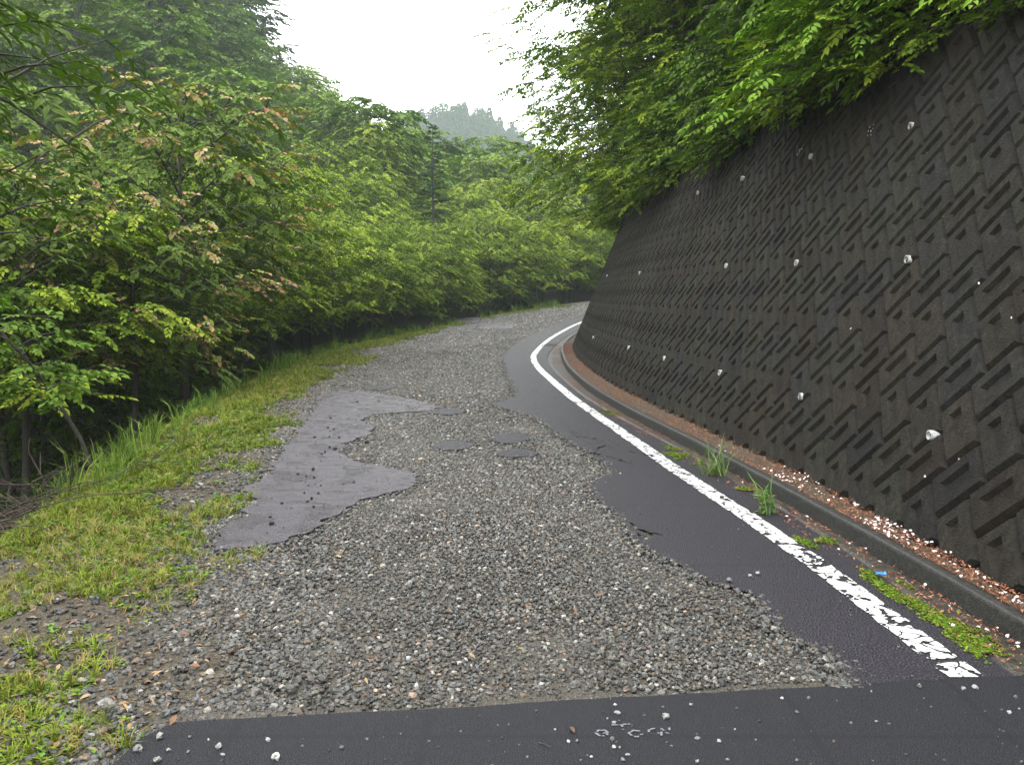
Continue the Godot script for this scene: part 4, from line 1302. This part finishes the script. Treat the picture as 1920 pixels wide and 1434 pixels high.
	for k in 5200:
		var az := deg_to_rad(rng.randf_range(-36.0, 8.0))
		var far := lerpf(30.0, 118.0, sqrt(rng.randf()))
		var p := Vector2(sin(az), cos(az)) * far
		if signed_dist(LE, p) < 12.5 or n >= 290:
			continue
		var gap := 3.9 + 0.012 * far
		var ok := true
		for q in spots:
			if absf(q.x - p.x) < gap and q.distance_to(p) < gap:
				ok = false
				break
		if not ok:
			continue
		spots.append(p)
		n += 1
		var pick := "hill_light" if rng.randf() < 0.5 else "hill_mid"
		var s := rng.randf_range(0.75, 1.12)
		tree("hillside_tree", kinds[pick], Vector3(p.x, terrain_y(p.x, p.y), -p.y), rng.randf() * TAU, sz.call(s), "%s tree %s, %s" % ["pale green" if pick == "hill_light" else "deeper green", ["low on the hazy hillside" if far < 52.0 else ("halfway up the hazy hillside" if far < 82.0 else "near the hazy hillside's skyline")][0], "towards the picture's left edge" if az < -0.42 else ("left of the dark round evergreen" if az < -0.28 else ("right of the dark round evergreen" if az < -0.14 else "towards the notch with the far hill"))], "tree", "hillside trees")
	for q in [[-27.5, 92.0, 1.25, "dark round evergreen standing out on the hillside skyline"], [-33.0, 95.0, 0.85, "thin loose tree on the hillside skyline with sky showing through"], [-25.0, 62.0, 1.1, "dark evergreen high on the near left hillside"], [-30.0, 66.0, 1.1, "second dark evergreen on the near left hillside"]]:
		tree("evergreen_tree", kinds.hill_dark, Vector3(q[0], terrain_y(q[0], q[1]), -q[1]), rng.randf() * TAU, sz.call(q[2]), q[3], "tree")

	# far conifer wood
	var fc := conifer(14.0, 3.2, 16, 7, 1.2, 0.6, [Color(0.07, 0.145, 0.055), Color(0.09, 0.17, 0.06), Color(0.05, 0.11, 0.048)])
	var buf := PackedFloat32Array()
	for k in 2600:
		var x := rng.randf_range(-90.0, 62.0)
		var d := rng.randf_range(272.0, 378.0)
		var s := rng.randf_range(0.5, 0.85)
		var t := rng.randf_range(0.8, 1.35)
		row(buf, Basis(Vector3.UP, rng.randf() * TAU) * Basis.from_scale(Vector3(s, s * rng.randf_range(0.9, 1.2), s)), Vector3(x, terrain_y(x, d), -d), Color(t, t, t * rng.randf_range(0.85, 1.0)))
	scatter("conifer_wood", fc[1], M.conifer, buf, "hazy blue green conifer wood covering the far hill", "wood")
	# above the wall
	var dd := 2.6
	while dd < 40.0:
		var x := tab(WALL, dd) + BATTER * TOP + rng.randf_range(0.75, 1.35)
		var pick: String = ["hang", "hang_deep", "hang"][rng.randi() % 3] if dd > 6.2 else "hang_deep"
		var e := 0.4
		var slope := atan2(tab(WALL, dd + e) - tab(WALL, dd - e), 2 * e)
		var s := rng.randf_range(0.7, 0.95) * (0.72 if dd < 9.0 else 0.9)
		tree("overhanging_shrub", kinds[pick], Vector3(x, terrain_y(x, dd) - 0.05, -dd), -slope + rng.randf_range(-0.35, 0.35), sz.call(s), "%s leafy shrub hanging over the wall top %s" % ["dark green" if pick == "hang_deep" else "fresh green", "at the top right corner" if dd < 7.0 else ("above the nearest upper weep pipes" if dd < 11.0 else ("halfway along the wall" if dd < 18.0 else ("towards the wall's far end" if dd < 27.0 else "where the wall bends away")))], "shrub", "shrubs on top of the wall")
		dd += rng.randf_range(0.85, 1.3)
	for q in [[8.3, 0.75, 0.72, "bright yellow green shrub with long leaves hanging low over the wall"], [9.8, 0.8, 0.7, "yellow green long leaved shrub behind the lowest hanging one"], [6.4, 1.1, 0.6, "long leaved shrub hanging over the wall at the top right"]]:
		var x: float = tab(WALL, q[0]) + BATTER * TOP + q[1]
		tree("overhanging_shrub", kinds.hang_big, Vector3(x, terrain_y(x, q[0]), -q[0]), rng.randf_range(-0.2, 0.2), sz.call(q[2]), q[3], "shrub")
	for k in 34:
		var d2 := rng.randf_range(7.0, 42.0)
		var x := tab(WALL, d2) + BATTER * TOP + rng.randf_range(1.2, 6.5)
		var sort := rng.randi() % 3
		tree("bank_tree", kinds[["mid", "deep", "lime"][sort]], Vector3(x, terrain_y(x, d2), -d2), rng.randf() * TAU, sz.call(rng.randf_range(0.75, 1.1)), "%s tree on the bank above the wall, %s" % [["mid green", "dark green", "yellow green"][sort], "above its near end" if d2 < 14.0 else ("above its middle" if d2 < 24.0 else "beyond its bend")], "tree", "trees above the wall")
	for q in [[4.1, 20.3, 1.3, "tallest tree above the wall, its branches reaching into the sky gap"], [4.5, 23.2, 1.4, "tall tree at the wall's far end reaching out over the road"], [4.3, 17.2, 1.15, "leafy tree above the wall leaning towards the sky gap"], [4.9, 28.5, 1.1, "leafy tree on the bank where the wall bends out of sight"], [6.6, 33.0, 1.2, "farthest tree above the wall at the bend"], [3.9, 22.0, 1.0, "full leafy tree whose boughs hang low over the wall's far end"], [4.0, 25.2, 1.05, "full leafy tree just behind the one hanging over the wall's far end"], [4.6, 28.6, 1.0, "full leafy tree screening the wall where it bends away"], [4.4, 18.6, 0.95, "full leafy tree between the tallest one and the wall's middle"]]:
		tree("bank_tree", kinds.lime if not q[3].begins_with("full") else kinds.bank, Vector3(q[0], terrain_y(q[0], q[1]), -q[1]), rng.randf() * TAU, sz.call(q[2]), q[3], "tree")
	# sapling below the verge
	var sap := base("sapling", Vector3(-4.2, terrain_y(-4.2, 8.9) - 0.05, -8.9))
	var wood := Tubes.new()
	var stem := PackedVector3Array([Vector3(0, 0, 0), Vector3(-0.14, 0.42, 0), Vector3(-0.36, 0.85, 0.05), Vector3(-0.58, 1.2, 0.1), Vector3(-0.85, 1.5, 0.1), Vector3(-1.25, 1.75, 0.15)])
	wood.add(stem, 0.024, 0.008, 7)
	var v := PackedVector3Array()
	var c := PackedColorArray()
	var s_sap := spray_set(4, 0.4, 9, 0.105, 0.06, [Color(0.13, 0.22, 0.03), Color(0.16, 0.25, 0.04), Color(0.11, 0.19, 0.03)], 0.2, 2)
	for k in 26:
		var f := lerpf(1.6, 5.0, rng.randf())
		var p := stem[mini(int(f), 4)].lerp(stem[mini(int(f) + 1, 5)], f - int(f))
		var az := rng.randf() * TAU
		var end := p + Vector3(cos(az), rng.randf_range(0.0, 0.6), sin(az)) * rng.randf_range(0.25, 0.7)
		wood.add(PackedVector3Array([p, p.lerp(end, 0.5) + Vector3(0, 0.04, 0), end]), 0.008, 0.003, 4)
		for q in 4:
			var at := p.lerp(end, 0.4 + 0.2 * q)
			var fd := (end - p).normalized().rotated(Vector3.UP, rng.randf_range(-1.0, 1.0))
			fd.y = rng.randf_range(-0.3, 0.2)
			fd = fd.normalized()
			var z := fd.cross(Vector3.UP).normalized()
			var one: Dictionary = s_sap[rng.randi() % 4]
			v.append_array(Transform3D(Basis(fd, z.cross(fd), z) * Basis.from_scale(Vector3.ONE * rng.randf_range(0.6, 1.0)), at) * (one.v as PackedVector3Array))
			c.append_array(one.c)
	put("stem", wood.mesh(), M.bark, sap)
	put("crown", flat_mesh(v, c), M.leaf, sap)
	tag(sap, "thin leaning sapling with fresh green leaves at the left drop-off", "sapling")

func build_terrain() -> void:
	var xs := PackedFloat32Array()
	var ds := PackedFloat32Array()
	var a := 0.0
	var half := []
	while a < 380.0:
		half.append(a)
		a += 0.45 + 0.055 * a
	for k in range(half.size() - 1, 0, -1):
		xs.append(-half[k])
	for q in half:
		xs.append(q)
	a = -40.0
	while a < 560.0:
		ds.append(a)
		a += 0.6 if a > -2.0 and a < 56.0 else (6.0 if a < 0.0 else 0.6 + 0.04 * (a - 56.0))
	var p := PackedVector3Array()
	for d in ds:
		for x in xs:
			p.append(Vector3(x, terrain_y(x, d) - 0.03, -d))
	structure("ground", grid_mesh(xs.size(), ds.size(), p), M.humus, "wooded ground falling off left of the road and rising into hills")

func _ready() -> void:
	rng.seed = 20240611
	bumps.seed = 5
	bumps.frequency = 0.11
	bumps.fractal_octaves = 3
	fine.seed = 9
	fine.frequency = 0.03
	fine.fractal_octaves = 3
	# camera
	var cam := Camera3D.new()
	cam.name = "camera"
	cam.position = Vector3(0, 1.524, 0)
	cam.rotation_degrees = Vector3(-3.33, 0, 0)
	cam.fov = 46.54
	cam.near = 0.05
	cam.far = 1500.0
	add_child(cam)
	cam.current = true
	# bright overcast sky
	var sky_mat := ProceduralSkyMaterial.new()
	sky_mat.sky_top_color = lin(0.97, 0.985, 1.0)       # overcast: about two and a half times as bright overhead as at the horizon
	sky_mat.sky_horizon_color = lin(0.50, 0.515, 0.51)
	sky_mat.sky_curve = 0.6
	sky_mat.ground_bottom_color = Color(0.25, 0.27, 0.2)
	sky_mat.ground_horizon_color = Color(0.6, 0.63, 0.58)
	sky_mat.sky_energy_multiplier = 2.2
	sky_mat.sun_angle_max = 0.0
	var sky := Sky.new()
	sky.sky_material = sky_mat
	var env := Environment.new()
	env.background_mode = Environment.BG_SKY
	env.sky = sky
	env.tonemap_mode = Environment.TONE_MAPPER_LINEAR
	env.tonemap_exposure = 1.0
	env.sdfgi_enabled = true
	env.ssao_enabled = true
	env.ssil_enabled = true
	env.fog_enabled = true
	env.fog_density = 0.0008
	env.fog_light_color = Color(0.93, 0.98, 0.97)
	var we := WorldEnvironment.new()
	we.name = "world_environment"
	we.environment = env
	add_child(we)
	var sun := DirectionalLight3D.new()
	sun.name = "sun"
	sun.light_energy = 0.45
	sun.light_color = Color(1.0, 0.98, 0.94)
	sun.light_angular_distance = 25.0
	sun.shadow_enabled = true
	sun.rotation_degrees = Vector3(-58, 165, 0)   # light from ahead, high over the road
	add_child(sun)

	for q in EDGE:
		LE.append(Vector2(q[0], q[1]))
	for q in WALL:
		WB.append(Vector2(q[0], q[1]))
	WB.append(Vector2(40, 58))
	WB.append(Vector2(110, 75))
	make_materials()
	for b in [0.5, 0.3, 0.22, 0.4, 0.14]:
		var m: StandardMaterial3D = M.stone.duplicate()
		m.vertex_color_use_as_albedo = false
		m.albedo_color = lin(b, b * 0.98, b * 0.93)
		pebble_mats.append(m)
	build_terrain()

	build_road()
	build_verge()
	build_wall()

	build_trees()

	build_gravel()

	build_grass()
	build_small()
